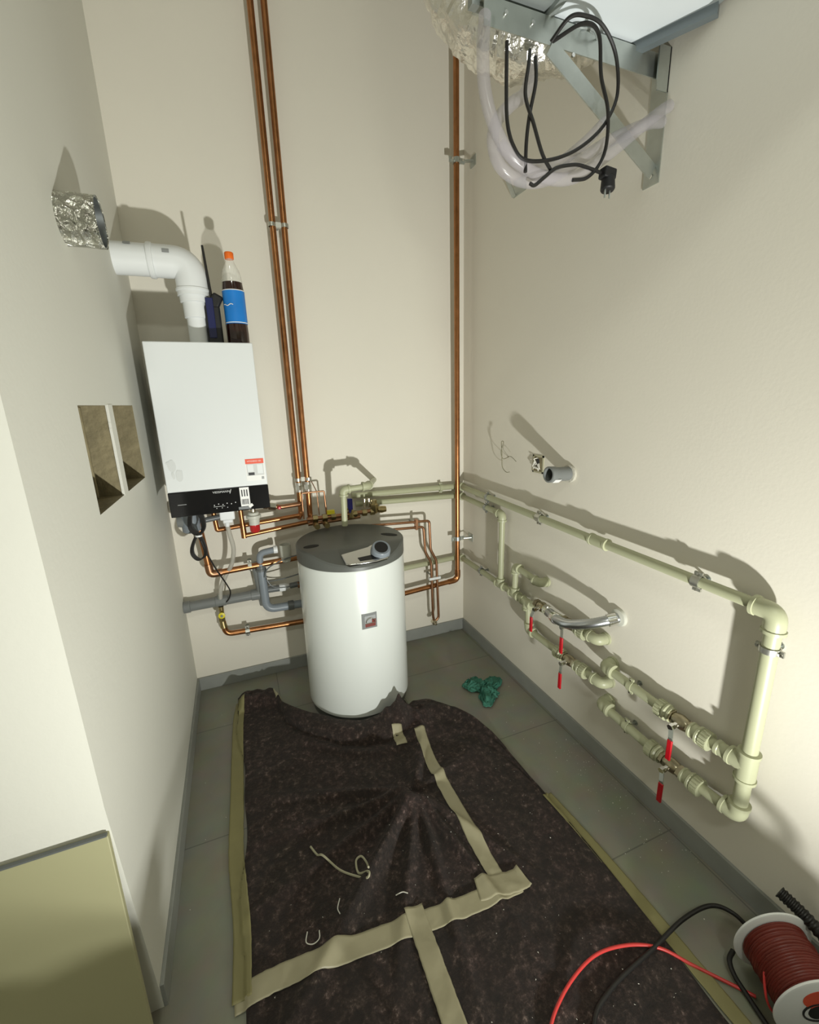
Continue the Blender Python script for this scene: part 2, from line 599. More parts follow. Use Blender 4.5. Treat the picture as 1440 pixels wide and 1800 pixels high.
# unseen box added to shade the lower part of the olive board
t = thing('light_blocker', 'dark box added out of frame to shade the leaning board', 'light_blocker', (-1.36, -2.17, 0))
b = MB(); b.box(-1.60, -1.13, -2.25, -2.09, 0, 0.19); build('body', b, 'light_blocker', t, bevel=0.012)
b = MB(); b.box(-1.61, -1.12, -2.26, -2.08, 0.19, 0.272); build('lid', b, 'black_soft', t, bevel=0.015)
b = MB(); b.tube(fillet([(-1.46, -2.17, .266), (-1.46, -2.17, .284), (-1.27, -2.17, .284), (-1.27, -2.17, .266)], .005), .009, 8); build('handle', b, 'black', t)
# the work lamp itself (its light is set at the top)
t = thing('work_lamp', 'small work lamp on a floor stand out of the frame', 'lamp', (-0.68, -2.94, 0))
dirv = V(-0.02, 0.81, 0.585).normalized()
b = MB(); u_, w_ = perp(dirv); b.obox(LAMP - dirv * .035, dirv, u_, w_, .025, .09, .08); build('housing', b, 'black_soft', t, bevel=.006)
b = MB(); b.cyl((-0.68, -2.95, 0.02), (-0.68, -2.945, 0.15), .012); b.box(-.80, -.56, -3.02, -2.90, 0, .02); build('stand', b, 'steel_dark', t)

# unseen case with handle, added to shade the right wall and floor
t = thing('shadow_case', 'dark handled case added out of frame to shade the right wall', 'tool case', (-.35, -2.29, 0))
b = MB(); b.box(-.455, -.265, -2.345, -2.235, .004, .240); build('body', b, 'light_blocker', t, bevel=.02)
b = MB(); b.tube(fillet([(-.41, -2.29, .232), (-.41, -2.29, .290), (-.285, -2.29, .290), (-.285, -2.29, .232)], .03, 6), .009, 10); build('handle', b, 'black', t)
# power cord of the work lamp
b = MB(); b.tube(spline([(-.70, -2.975, .10), (-.80, -2.86, .20), (-.93, -2.60, .262), (-.965, -2.42, .243), (-.965, -2.315, .212), (-.965, -2.16, .165), (-.965, -2.05, .11), (-.975, -1.97, .04), (-1.0, -1.98, .009), (-1.02, -2.2, .008), (-.98, -2.6, .008)], 10), .0058, 10)
tag(build('lamp_cord', b, 'black', None), 'black power cord of the work lamp arching above the floor', 'cord')

# ------------------------------------------------------------------ hot water tank
TX, TY, TR = -0.8213, -0.3742, 0.2558
tank = thing('hot_water_tank', 'white round hot water tank with dark grey lid', 'water tank', (TX, TY, 0))
b = MB()
b.lathe((TX, TY, 0), (0, 0, 1), [(0.040, TR - .02), (0.042, TR - .008), (0.052, TR), (0.778, TR), (0.787, TR - .002), (0.792, TR - .012)], 96)
build('jacket', b, 'tank', tank)
b = MB(); b.lathe((TX, TY, 0), (0, 0, 1), [(0, TR - .012), (0.042, TR - .012)], 64)
build('plinth', b, 'grey_lid', tank)
# lid with a sloping front
def lid_z(x, y):
    yy = y - (TY - TR)
    return min(0.860, 0.809 + yy * 0.40)
b = MB()
NA, NR = 72, 10
RL = TR + 0.001
vs = [V(TX, TY, lid_z(TX, TY))]
for i in range(1, NR + 1):
    r = RL * i / NR
    if i == NR:
        r = RL - 0.006
    for k in range(NA):
        a = 2 * PI * k / NA
        x, y = TX + r * math.cos(a), TY + r * math.sin(a)
        vs.append(V(x, y, lid_z(x, y)))
for zz in (-0.006, None):
    for k in range(NA):
        a = 2 * PI * k / NA
        x, y = TX + RL * math.cos(a), TY + RL * math.sin(a)
        vs.append(V(x, y, (lid_z(x, y) - 0.006) if zz else 0.7895))
fs = [(0, 1 + k, 1 + (k + 1) % NA) for k in range(NA)]
for i in range(NR + 1):
    for k in range(NA):
        k2 = (k + 1) % NA
        fs.append((1 + i * NA + k, 1 + (i + 1) * NA + k, 1 + (i + 1) * NA + k2, 1 + i * NA + k2))
fs.append(tuple(1 + (NR + 1) * NA + k for k in range(NA - 1, -1, -1)))
b.add(vs, fs)
lid = build('lid', b, 'grey_lid', tank, ang=30)
for (x, y, sx, sy, rot) in ((-1.015, -0.415, .036, .020, .1), (-0.632, -0.402, .044, .018, -.75)):
    b = MB()
    ring = []
    for k in range(28):
        a = 2 * PI * k / 28
        px, py = sx * math.cos(a), sy * math.sin(a)
        ring.append((x + px * math.cos(rot) - py * math.sin(rot), y + px * math.sin(rot) + py * math.cos(rot)))
    zt = lid_z(x, y)
    b.prism(ring, zt - .004, zt + .0015)
    build('socket', b, 'dark_hole', lid)
# control fascia and knob on the sloping front
su = V(1, 0, 0); sv = V(0, 1, 0.40).normalized(); sn = su.cross(sv)
FO = V(-0.80, -0.575, lid_z(-0.80, -0.575))
def onlid(u, v, h=0):
    return FO + su * u + sv * v + sn * h
b = MB()
def lidprism(mb, poly, h0, h1):
    n = len(poly)
    mb.add([onlid(u, v, h0) for u, v in poly] + [onlid(u, v, h1) for u, v in poly],
           [tuple(range(n - 1, -1, -1)), tuple(range(n, 2 * n))] + [(i, (i + 1) % n, n + (i + 1) % n, n + i) for i in range(n)])
lidprism(b, [(-.110, .024), (-.104, -.040), (-.088, -.052), (.03, -.054), (.088, -.044), (.104, .0), (.10, .038), (.070, .064), (.040, .060), (.018, .048)], -.002, .012)
build('fascia', b, 'satin', lid, bevel=.004)
b = MB()
lidprism(b, [(-.046, -.014), (-.040, -.040), (.050, -.042), (.050, -.006)], .004, .0128)
build('display', b, 'black_gloss', lid, bevel=.002)
b = MB()
kc = onlid(.066, .004, .010)
kd = (sn + V(0, -.35, .15)).normalized()
b.lathe(kc, kd, [(0, .045), (.012, .045), (.028, .042), (.032, .039)], 40)
build('knob', b, 'grey_pvc_blue', lid)
b = MB()
b.lathe(kc, kd, [(.028, .030), (.0335, .030)], 32)
build('knob_face', b, 'black_soft', lid)
b = MB(); b.cyl((-.568, -.335, .160), (-.538, -.335, .166), .007, 12); b.cyl((-.540, -.335, .150), (-.540, -.335, .185), .006, 12); build('drain_cock', b, 'white_plastic', tank)
# emblem on the jacket
eo = V(-0.818, TY - TR - 0.0015, 0.546)
def onfront(dx, dz, h):
    return V(eo.x + dx, TY - math.sqrt(TR * TR - (eo.x + dx - TX) ** 2) - h, eo.z + dz)
def fplate(mb, x0, x1, z0, z1, h):
    p = [onfront(x, z, hh) for hh in (0.0002, h) for x in (x0, x1) for z in (z0, z1)]
    mb.add(p, [(0, 1, 3, 2), (4, 6, 7, 5), (0, 4, 5, 1), (2, 3, 7, 6), (0, 2, 6, 4), (1, 5, 7, 3)])
b = MB(); fplate(b, -.034, .036, -.038, .036, .003)
emb = build('emblem', b, 'grey_pvc', tank)
b = MB(); fplate(b, -.022, .030, -.030, .026, .004)
build('inner_plate', b, 'paper_grey', emb)
b = MB(); fplate(b, -.020, .029, -.029, -.012, .0046); fplate(b, .012, .030, -.012, .006, .0046)
build('red_field', b, 'red_brown', emb)
b = MB()
arc = [onfront(.004 + .020 * math.cos(a), -.006 + .020 * math.sin(a), .006) for a in [PI * k / 14 for k in range(15)]]
b.tube(arc, .0022, 6)
b.tube([onfront(-.019, -.011, .006), onfront(.026, -.011, .006)], .0014, 6)
build('arch_mark', b, 'chrome', emb)

# ------------------------------------------------------------------ wall hung boiler
BX0, BX1, BY, BZ0, BZ1 = -1.558, -1.174, -0.42, 1.065, 1.737
boiler = thing('wall_boiler', 'white wall hung boiler with black control strip', 'boiler', ((BX0 + BX1) / 2, -.17, BZ0))
b = MB(); b.box(BX0 + .002, BX1 - .002, BY + .012, -0.055, BZ0 + .004, BZ1 - .002)
build('casing', b, 'white', boiler, bevel=.006)
b = MB(); b.box(BX0 + .03, BX1 - .03, -0.056, -0.002, 1.52, 1.60)
build('mounting_rail', b, 'steel', boiler)
b = MB(); b.box(BX0, BX1, BY, BY + .0115, 1.1672, BZ1)
build('front_cover', b, 'white', boiler, bevel=.004)
b = MB(); b.box(BX0, BX1, BY - .001, BY + .0115, BZ0, 1.1662)
cp = build('control_strip', b, 'black_gloss', boiler, bevel=.003)
FRX, FRZ = V(1, 0, 0), V(0, 0, 1)
def flat(mb, x0, x1, z0, z1, h0=.0001, h1=.0006, y=BY):
    mb.box(x0, x1, y - h1, y - h0, z0, z1)
tm = place(text_mesh('VIESSMANN', .0125), (-1.3612, BY - .0016, 1.1533), FRX, FRZ)
build('logo_lettering', tm, 'paper_pale', cp)
b = MB()
for k in range(6):
    xx = -1.3938 + k * .0165
    b.lathe((xx, BY - .0014, 1.0996 + (.004 if k % 2 else .0)), (0, -1, 0), [(0, .0022), (.0004, .0022)], 10)
for k in range(3):
    b.lathe((-1.3862 + k * .021, BY - .0014, 1.0861), (0, -1, 0), [(0, .0018), (.0004, .0018)], 10)
b.box(-1.3977, -1.3535, BY - .0018, BY - .0014, 1.0926, 1.0940)
build('button_marks', b, 'paper_pale', cp)
b = MB(); b.obox((-1.3257, BY - .0016, 1.1524), (.35, 0, 1), (0, 1, 0), (1, 0, -.35), .009, .0003, .0012)
build('slash_mark', b, 'paper_pale', cp)
b = MB(); b.box(BX0 + .03, BX0 + .062, BY - .0018, BY - .0014, 1.1140, 1.1164)
build('small_mark', b, 'paper_grey', cp)
# barcode label on the strip
b = MB(); b.box(-1.2906, -1.2532, BY - .0022, BY - .0012, 1.0832, 1.1639)
bl = build('barcode_label', b, 'paper', cp)
b = MB()
random.seed(3)
xx = -1.2863
while xx < -1.2594:
    w = random.choice((.0007, .0012, .0018))
    b.box(xx, xx + w, BY - .0028, BY - .0022, 1.0909, 1.1140)
    xx += w + random.choice((.0008, .0014))
for k in range(3):
    b.box(-1.2844 + k * .010, -1.2796 + k * .010, BY - .0028, BY - .0022, 1.1255, 1.1543)
build('barcode_print', b, 'print_black', bl)
b = MB(); b.box(-1.3017, -1.2518, BY - .0016, BY - .0011, 1.0698, 1.0813)
build('peeled_film', b, 'grey_dark', cp)
b = MB(); b.obox((-1.2522, BY - .0035, 1.0837), (1, 0, .6), (0, 1, 0), (-.6, 0, 1), .009, .0006, .006)
build('label_corner', b, 'paper', bl)
# sticker with a picture of the appliance
b = MB(); flat(b, -1.2556, -1.181, 1.1888, 1.2810, .0002, .0008)
st = build('sticker', b, 'paper', boiler)
b = MB(); flat(b, -1.2546, -1.182, 1.2599, 1.2805, .0008, .0012); build('sticker_header', b, 'sticker_red', st)
b = MB(); flat(b, -1.2518, -1.184, 1.2100, 1.2594, .0008, .0011); build('sticker_picture', b, 'paper_pale', st)
b = MB(); flat(b, -1.2479, -1.2249, 1.2272, 1.2560, .0011, .0014); flat(b, -1.2095, -1.188, 1.2176, 1.2560, .0011, .0014); build('sticker_appliance', b, 'white', st)
b = MB(); flat(b, -1.2465, -1.2225, 1.2120, 1.2235, .0011, .0016); build('sticker_dark_print', b, 'print_black', st); b = MB(); flat(b, -1.196, -1.186, 1.1927, 1.2042, .0008, .0011); build('sticker_code_print', b, 'paper_grey', st)
tm = place(text_mesh('VITODENS 100', .0085), (-1.2201, BY - .0013, 1.2704), FRX, FRZ); build('sticker_lettering', tm, 'paper', st)
# torn adhesive residue at lower left of the cover
b = MB()
random.seed(11)
for (x0, z0, w, h) in ((-1.5388, 1.2532, .024, .040), (-1.5158, 1.2148, .022, .038), (-1.5311, 1.2234, .010, .026), (-1.4985, 1.2330, .006, .02), (-1.5446, 1.2791, .012, .012)):
    pts = []
    for k in range(10):
        a = 2 * PI * k / 10
        rr = 1 + random.uniform(-.10, .10)
        pts.append((x0 + w / 2 + w * .62 * math.cos(a) * rr, z0 + h / 2 + h * .62 * math.sin(a) * rr))
    n = len(pts)
    lay = .0009 + .0003 * (len(b.v) % 7) * .4 + .0004 * (x0 < -1.52)
    b.add([(x, BY - .0001, z) for x, z in pts] + [(x, BY - lay, z) for x, z in pts], [tuple(range(n, 2 * n))] + [(i, (i + 1) % n, n + (i + 1) % n, n + i) for i in range(n)])
build('label_residue', b, 'residue', boiler)

# ------------------------------------------------------------------ flue pipe
fx, fy = -1.369, -0.27
flue = thing('flue_pipe', 'white plastic flue elbow running from boiler top into left wall', 'flue pipe', (fx, fy, BZ1))
b = MB(); b.cyl((fx, fy, BZ1 + .001), (fx, fy, 1.915), .037, 32); build('connector', b, 'white_plastic', flue)
b = MB()
b.lathe((fx, fy, 0), (0, 0, 1), [(1.842, .039), (1.845, .044), (1.900, .045), (1.902, .052), (1.930, .054), (1.935, .049)], 40)
build('collar', b, 'white_plastic', flue)
b = MB()
ez = 2.046
b.tube(fillet([(fx, fy, 1.925), (fx, fy, ez), (-1.505, fy, ez)], .088, 14), .0585, 32)
build('elbow', b, 'white_plastic', flue)
b = MB(); b.lathe((-1.490, fy, ez), (-1, 0, 0), [(0, .0595), (.002, .063), (.016, .063), (.02, .061)], 40); build('socket_ring', b, 'white_plastic', flue)
b = MB(); b.lathe((fx, fy, 1.940), (0, 0, 1), [(0, .059), (.003, .062), (.010, .062), (.013, .059)], 40); build('elbow_rim', b, 'white_plastic', flue)
b = MB(); b.tube([(-1.495, fy, ez), (-W - .05, fy, ez)], .0565, 32); build('straight_pipe', b, 'white_plastic', flue)
for (xx, zz) in ((-1.443, ez + .024), (-1.57, ez + .046)):
    b = MB()
    a0 = math.asin((zz - ez) / .0585)
    vs = []
    for k in range(5):
        a = a0 + (k - 2) * .07
        for dx in (-.012, .012):
            vs.append(V(xx + dx, fy - .0598 * math.cos(a), ez + .0598 * math.sin(a)))
    b.add(vs, [(2 * k, 2 * k + 1, 2 * k + 3, 2 * k + 2) for k in range(4)])
    build('test_port', b, 'paper_grey', flue)
# foil-taped duct stub in left wall
stub = thing('foil_duct_stub', 'foil taped round duct stub sticking out of left wall', 'duct', (-W, -.876, 1.968))
b = MB()
vs = []
NS = 28
for i in range(9):
    xx = -W - .03 + .115 * i / 8
    for k in range(NS):
        a = 2 * PI * k / NS
        r = .060 + .0022 * noise.noise(V(xx * 60, math.cos(a) * 3, math.sin(a) * 3))
        vs.append(V(xx, -.876 + r * math.cos(a), 1.968 + r * math.sin(a)))
b.add(vs, [(i * NS + k, i * NS + (k + 1) % NS, (i + 1) * NS + (k + 1) % NS, (i + 1) * NS + k) for i in range(8) for k in range(NS)])
build('foil_sleeve', b, 'foil_tape', stub, ang=60)
b = MB(); b.lathe((-W + .083, -.876, 1.968), (-1, 0, 0), [(0, .0605), (0, .056), (.08, .056)], NS, caps=False)
b.lathe((-W + .003, -.876, 1.968), (-1, 0, 0), [(0, .056), (.002, .056)], NS)
build('inner_liner', b, 'steel_dark', stub)

# ------------------------------------------------------------------ things on top of the boiler
bt = thing('drink_bottle', 'half empty cola bottle with blue label and orange cap', 'bottle', (-1.219, -.285, BZ1))
bo = V(-1.219, -.285, BZ1 + .0005)
b = MB(); b.lathe(bo, (0, 0, 1), [(.002, .036), (.012, .0425), (.05, .043), (.09, .0415), (.215, .0415), (.243, .0385)], 36); build('drink', b, 'cola', bt)
b = MB(); b.lathe(bo, (0, 0, 1), [(.243, .0395), (.262, .038), (.285, .0335), (.310, .021), (.325, .0145), (.333, .0142)], 36, caps=False); build('bottle_wall', b, 'pet', bt)
b = MB(); b.lathe(bo, (0, 0, 1), [(.085, .0425), (.0855, .0432), (.2125, .0432), (.213, .0425)], 36, caps=False); lb = build('label_sleeve', b, 'blue_label', bt)
b = MB()
for zz in (.088, .2095):
    b.lathe(bo, (0, 0, 1), [(zz, .0433), (zz, .0436), (zz + .003, .0436), (zz + .003, .0433)], 36, caps=False)
    build('label_stripe', b, 'paper', lb)
    b = MB()
pts = [bo + V(.0438 * math.cos(a), .0438 * math.sin(a), .155 + .003 * math.sin(a * 9)) for a in [math.radians(d) for d in range(205, 262, 4)]]
b.tube(pts, .0016, 6)
build('label_print', b, 'paper', lb)
b = MB(); b.lathe(bo, (0, 0, 1), [(.330, .0165), (.333, .0175), (.352, .0175), (.355, .0155)], 28); build('cap', b, 'orange', bt)

rd = thing('handheld_radio', 'dark blue two way radio with long black aerial beside bottle', 'radio', (-1.307, -.285, BZ1))
b = MB(); b.box(-1.336, -1.277, -.305, -.262, BZ1 + .001, 1.890); b.obox((-1.290, -.283, 1.908), (1, 0, -.55), (0, 1, 0), (.55, 0, 1), .02, .02, .028); build('body', b, 'black_soft', rd, bevel=.008)
b = MB(); b.box(-1.328, -1.300, -.3085, -.304, BZ1 + .03, 1.918); build('grip_panel', b, 'blue_dark', rd, bevel=.002)
b = MB(); b.tube([(-1.3025, -.285, 1.885), (-1.3135, -.285, 2.110)], [.0065, .0045], 10); build('aerial', b, 'black', rd)
b = MB(); b.cyl((-1.328, -.285, 1.885), (-1.328, -.285, 1.934), .009); build('dial', b, 'black_soft', rd)
bx = thing('charger_box', 'black charger standing behind the cola bottle', 'charger', (-1.20, -.19, BZ1))
b = MB(); b.box(-1.262, -1.181, -.235, -.15, BZ1 + .001, 1.853); build('body', b, 'black_soft', bx, bevel=.008)
b = MB(); b.box(-1.25, -1.19, -.238, -.234, BZ1 + .02, 1.79); build('face_plate', b, 'grey_dark', bx)

# ------------------------------------------------------------------ pipes: shared builders
def straight(mb, pts, r, bend=.03, n=14):
    mb.tube(fillet(pts, bend, 6), r, n)

def elbow(parent, c, d1, d2, r, arm=.036, material='ppr', name='elbow'):
    c, d1, d2 = V(c), V(d1).normalized(), V(d2).normalized()
    mb = MB()
    mb.tube(fillet([c + d1 * arm, c, c + d2 * arm], arm * .7, 8), r + .0055, 18)
    for d in (d1, d2):
        mb.lathe(c + d * (arm - .010), d, [(0, r + .005), (.001, r + .0085), (.010, r + .0085), (.0115, r + .003)], 20)
    return build(name, mb, material, parent)

def tee(parent, c, d, br, r, arm=.036, material='ppr'):
    c, d, br = V(c), V(d).normalized(), V(br).normalized()
    mb = MB()
    mb.cyl(c - d * arm, c + d * arm, r + .0055, 18)
    mb.cyl(c, c + br * arm, r + .0055, 18)
    for dd in (d, -d, br):
        mb.lathe(c + dd * (arm - .010), dd, [(0, r + .005), (.001, r + .0085), (.010, r + .0085), (.0115, r + .003)], 20)
    return build('tee', mb, material, parent)

def sleeve(parent, c, d, r, L=.05, material='ppr', name='coupling'):
    c, d = V(c), V(d).normalized()
    mb = MB()
    mb.lathe(c - d * L / 2, d, [(0, r + .002), (.001, r + .007), (.010, r + .007), (.012, r + .005), (L - .012, r + .005), (L - .010, r + .007), (L - .001, r + .007), (L, r + .002)], 20)
    return build(name, mb, material, parent)

def union(parent, c, d, r, L=.062, name='union_nut'):
    c, d = V(c), V(d).normalized()
    mb = MB()
    n = 28
    vs = []
    prof = [(0, r + .012), (.024, r + .012), (.026, r + .008), (.030, r + .013), (.036, r + .013), (.040, r + .008), (L - .008, r + .006), (L - .006, r + .009), (L, r + .009)]
    mb.lathe(c - d * L / 2, d, prof, n)
    u, w = perp(d)
    for k in range(18):
        a = 2 * PI * k / 18
        q = u * math.cos(a) + w * math.sin(a)
        mb.obox(c - d * (L / 2 - .012) + q * (r + .012), d, q, d.cross(q), .011, .0016, .0014)
    return build(name, mb, 'ppr', parent)

def ringpts(c, axis, r, n=20, a0=0, a1=2 * PI):
    u, w = perp(V(axis))
    return [V(c) + (u * math.cos(a0 + (a1 - a0) * k / n) + w * math.sin(a0 + (a1 - a0) * k / n)) * r for k in range(n + 1)]

def pipe_clamp(c, axis, out, r, wall, label, group, name='pipe_clamp', band='clamp', wide=.018):
    """split ring round a pipe with a stud and plate back to the wall; `out` points away from the wall"""
    c, axis, out = V(c), V(axis).normalized(), V(out).normalized()
    side = axis.cross(out).normalized()
    base = c - out * wall
    t = thing(name, label, 'pipe clamp', base, group)
    mb = MB(); mb.lathe(c - axis * wide / 2, axis, [(0, r + .0008), (0, r + .004), (wide, r + .004), (wide, r + .0008)], 24, caps=False)
    for s in (-1, 1):
        mb.obox(c + side * s * (r + .007), side, axis, out, .0065, wide / 2, .003)
    build('band', mb, band, t)
    for s in (-1, 1):
        mb = MB()
        mb.hexnut(c + side * s * (r + .009) + out * .002, c + side * s * (r + .009) + out * .008, .0036)
        build('screw', mb, 'chrome', t)
    mb = MB(); mb.cyl(c - out * (r + .003), base, .0045, 10); build('stud', mb, 'steel_dark', t)
    mb = MB(); mb.cyl(base, base + out * .003, .010, 16); build('wall_plate', mb, 'steel', t)
    return t

# ------------------------------------------------------------------ green plastic pipework, system A
RX = -0.045
A = thing('green_pipe_loop', 'pale green upper pipe turning down the right wall to two branches', 'water pipe', (RX, -1.755, .29))
RA, RV = .0165, .020
zA0, zA1 = .985, .945
b = MB(); b.cyl((-.72, -.038, .996), (RX - .02, -.038, zA0), RA, 16); build('pipe', b, 'ppr', A)
elbow(A, (RX, -.038, zA0), (-1, 0, 0), (0, -1, 0), RA)
b = MB(); b.cyl((RX, -.05, zA0), (RX, -1.14, .958), RA, 16); b.cyl((RX, -1.14, .958), (RX, -1.74, zA1), RA, 16); build('pipe', b, 'ppr', A)
sleeve(A, (RX, -1.155, .958), (0, 1, .025), RA, .085)
elbow(A, (RX, -1.756, zA1 - .002), (0, 1, .02), (0, 0, -1), RV, .055)
b = MB(); b.cyl((RX, -1.756, zA1 - .03), (RX, -1.756, .30), RV, 20); build('riser_pipe', b, 'ppr', A)
tee(A, (RX, -1.756, .470), (0, 0, 1), (0, 1, 0), RV, .048)
elbow(A, (RX, -1.756, .298), (0, 0, 1), (0, 1, 0), RV, .042)
def branch(parent, y0, z0, y1, z1, r, yv, yu, yc, wall_in=True, up=0.0, zend=None):
    pass
# branch rows 4 and 5
z4, z5 = .462, .292
b = MB(); b.cyl((RX, -1.74, z4 + .006), (RX, -1.595, z4), RA, 16); build('pipe', b, 'ppr', A); b = MB(); b.cyl((RX, -1.515, z4), (RX, -1.24, z4 + .008), RA, 16); build('pipe', b, 'ppr', A)
b = MB(); b.cyl((RX, -1.74, z5), (RX, -1.60, z5 - .008), RA, 16); build('pipe', b, 'ppr', A); b = MB(); b.cyl((RX, -1.50, z5 - .008), (RX, -1.235, z5 + .008), RA, 16); build('pipe', b, 'ppr', A)
union(A, (RX, -1.622, z4), (0, 1, 0), RA)
union(A, (RX, -1.498, z4), (0, -1, 0), RA, .05)
union(A, (RX, -1.618, z5 - .008), (0, 1, 0), RA)
union(A, (RX, -1.482, z5 - .008), (0, -1, 0), RA, .05)
sleeve(A, (RX, -1.697, z4 + .004), (0, 1, 0), RA, .05)
for zz in (z4 + .010, z5 + .010):
    elbow(A, (RX, -1.235, zz), (0, -1, 0), (1, 0, 0), RA + .003, .045)
    b = MB(); b.cyl((RX + .02, -1.235, zz), (.02, -1.235, zz), RA + .002, 16); build('wall_stub', b, 'ppr', A)

# ------------------------------------------------------------------ system B: second upper pipe, drop, lower pipe and its branches
Bt = thing('green_pipe_branches', 'pale green lower pipe with risers and three wall branches near corner', 'water pipe', (RX, -.5, .4))
RB = .0155
zB = .926
b = MB(); b.cyl((-.70, -.038, .946), (RX - .02, -.038, zB), RB, 16); build('pipe', b, 'ppr', Bt)
elbow(Bt, (RX, -.038, zB), (-1, 0, 0), (0, -1, 0), RB)
b = MB(); b.cyl((RX, -.05, zB), (RX, -.49, .913), RB, 16); build('pipe', b, 'ppr', Bt)
elbow(Bt, (RX, -.502, .912), (0, 1, 0), (0, 0, -1), RB)
b = MB(); b.cyl((RX, -.502, .90), (RX, -.502, .53), RB, 16); build('riser_pipe', b, 'ppr', Bt)
zC = .520
b = MB(); b.cyl((-.50, -.038, .512), (RX - .02, -.038, .529), RB, 16); build('pipe', b, 'ppr', Bt)
elbow(Bt, (RX, -.038, .530), (-1, 0, 0), (0, -1, 0), RB)
b = MB(); b.cyl((RX, -.05, .530), (RX, -.73, zC), RB, 16); build('pipe', b, 'ppr', Bt)
tee(Bt, (RX, -.502, .523), (0, 1, 0), (0, 0, 1), RB)
tee(Bt, (RX, -.632, .522), (0, 1, 0), (0, 0, 1), RB)
# small loop from the second tee into the wall
b = MB(); b.cyl((RX, -.632, .53), (RX, -.632, .665), RB, 16); build('riser_pipe', b, 'ppr', Bt)
elbow(Bt, (RX, -.632, .672), (0, 0, -1), (0, -1, 0), RB)
b = MB(); b.cyl((RX, -.64, .672), (RX, -.81, .660), RB, 16); build('pipe', b, 'ppr', Bt)
elbow(Bt, (RX - .002, -.828, .660), (0, 1, 0), (1, 0, 0), RB, .04)
b = MB(); b.cyl((RX + .01, -.828, .660), (.02, -.828, .660), RB + .002, 16); build('wall_stub', b, 'ppr', Bt)
# drop to the third row
tee(Bt, (RX, -.735, .520), (0, 1, 0), (0, 0, -1), RB)
b = MB(); b.cyl((RX, -.745, .51), (RX, -.756, .395), RB, 16); build('riser_pipe', b, 'ppr', Bt)
elbow(Bt, (RX, -.757, .385), (0, 0, 1), (0, -1, 0), RB, .038)
z3 = .384
b = MB(); b.cyl((RX, -.77, z3), (RX, -1.00, z3), RB, 16); build('pipe', b, 'ppr', Bt); b = MB(); b.cyl((RX, -1.10, z3), (RX, -1.22, z3 + .002), RB, 16); build('pipe', b, 'ppr', Bt)
union(Bt, (RX, -1.115, z3), (0, 1, 0), RB)
union(Bt, (RX, -.985, z3), (0, -1, 0), RB, .046)
elbow(Bt, (RX, -1.228, z3 + .003), (0, 1, 0), (1, 0, 0), RA, .045)
b = MB(); b.cyl((RX + .02, -1.228, z3 + .003), (.02, -1.228, z3 + .003), RA + .002, 16); build('wall_stub', b, 'ppr', Bt)
# second row
z2 = .552
b = MB(); b.cyl((RX, -.745, .522), (RX, -.80, .540), RB, 16); build('pipe', b, 'ppr', Bt); b = MB(); b.cyl((RX, -.89, z2 - .004), (RX, -.99, z2), RB, 16); build('pipe', b, 'ppr', Bt); b = MB(); b.cyl((RX, -1.08, z2), (RX, -1.18, z2 + .004), RB, 16); build('pipe', b, 'ppr', Bt)
union(Bt, (RX, -1.100, z2), (0, 1, 0), RB, .05)
elbow(Bt, (RX, -1.190, z2 + .006), (0, 1, 0), (1, 0, 0), RA, .045)
b = MB(); b.cyl((RX + .02, -1.190, z2 + .006), (.02, -1.190, z2 + .006), RA + .002, 16); build('wall_stub', b, 'ppr', Bt)

# ------------------------------------------------------------------ ball valves with red levers
def ball_valve(y, z, label, tilt=0.0, dy=-.018):
    t = thing('ball_valve', label, 'valve', (RX, y, z - .02), 'red handled ball valves on the right wall')
    c = V(RX, y, z)
    d = V(0, -1, 0)
    mb = MB()
    mb.hexnut(c + d * -.046, c + d * -.026, .022)
    mb.hexnut(c + d * .026, c + d * .046, .022)
    mb.lathe(c + d * -.026, d, [(0, .017), (.006, .021), (.026, .0245), (.046, .021), (.052, .017)], 24)
    build('body', mb, 'valve_body', t)
    mb = MB()
    mb.cyl(c, c + V(-.036, 0, -.004), .0095, 16)
    mb.hexnut(c + V(-.034, 0, -.004), c + V(-.050, 0, -.005), .0105)
    build('stem_nut', mb, 'chrome', t)
    mb = MB()
    p0 = c + V(-.044, 0, -.004)
    p1 = c + V(-.060, dy, -.030)
    p2 = c + V(-.060, dy + tilt, -.112)
    mb.bar(p0, p1, .016, .003, up=(-1, 0, 0))
    mb.bar(p1, p1 + (p2 - p1) * .3, .014, .003, up=(-1, 0, 0))
    lv = build('lever', mb, 'steel', t)
    mb = MB()
    mb.bar(p1 + (p2 - p1) * .08, p2, .017, .008, up=(-1, 0, 0))
    build('grip', mb, 'red', lv, bevel=.003)
    return t
ball_valve(-.850, z2 - .003, 'red lever valve nearest the corner, left of the steel hose', dy=.0)
ball_valve(-1.035, z2, 'red lever valve half hidden under the steel hose', dy=-.02)
ball_valve(-1.045, z3, 'red lever valve on the row below the steel hose', dy=-.015)
ball_valve(-1.556, z4, 'red lever valve on upper branch next to the tall riser', dy=-.014)
ball_valve(-1.546, z5 - .008, 'red lever valve on lowest branch just above the floor', dy=-.014)

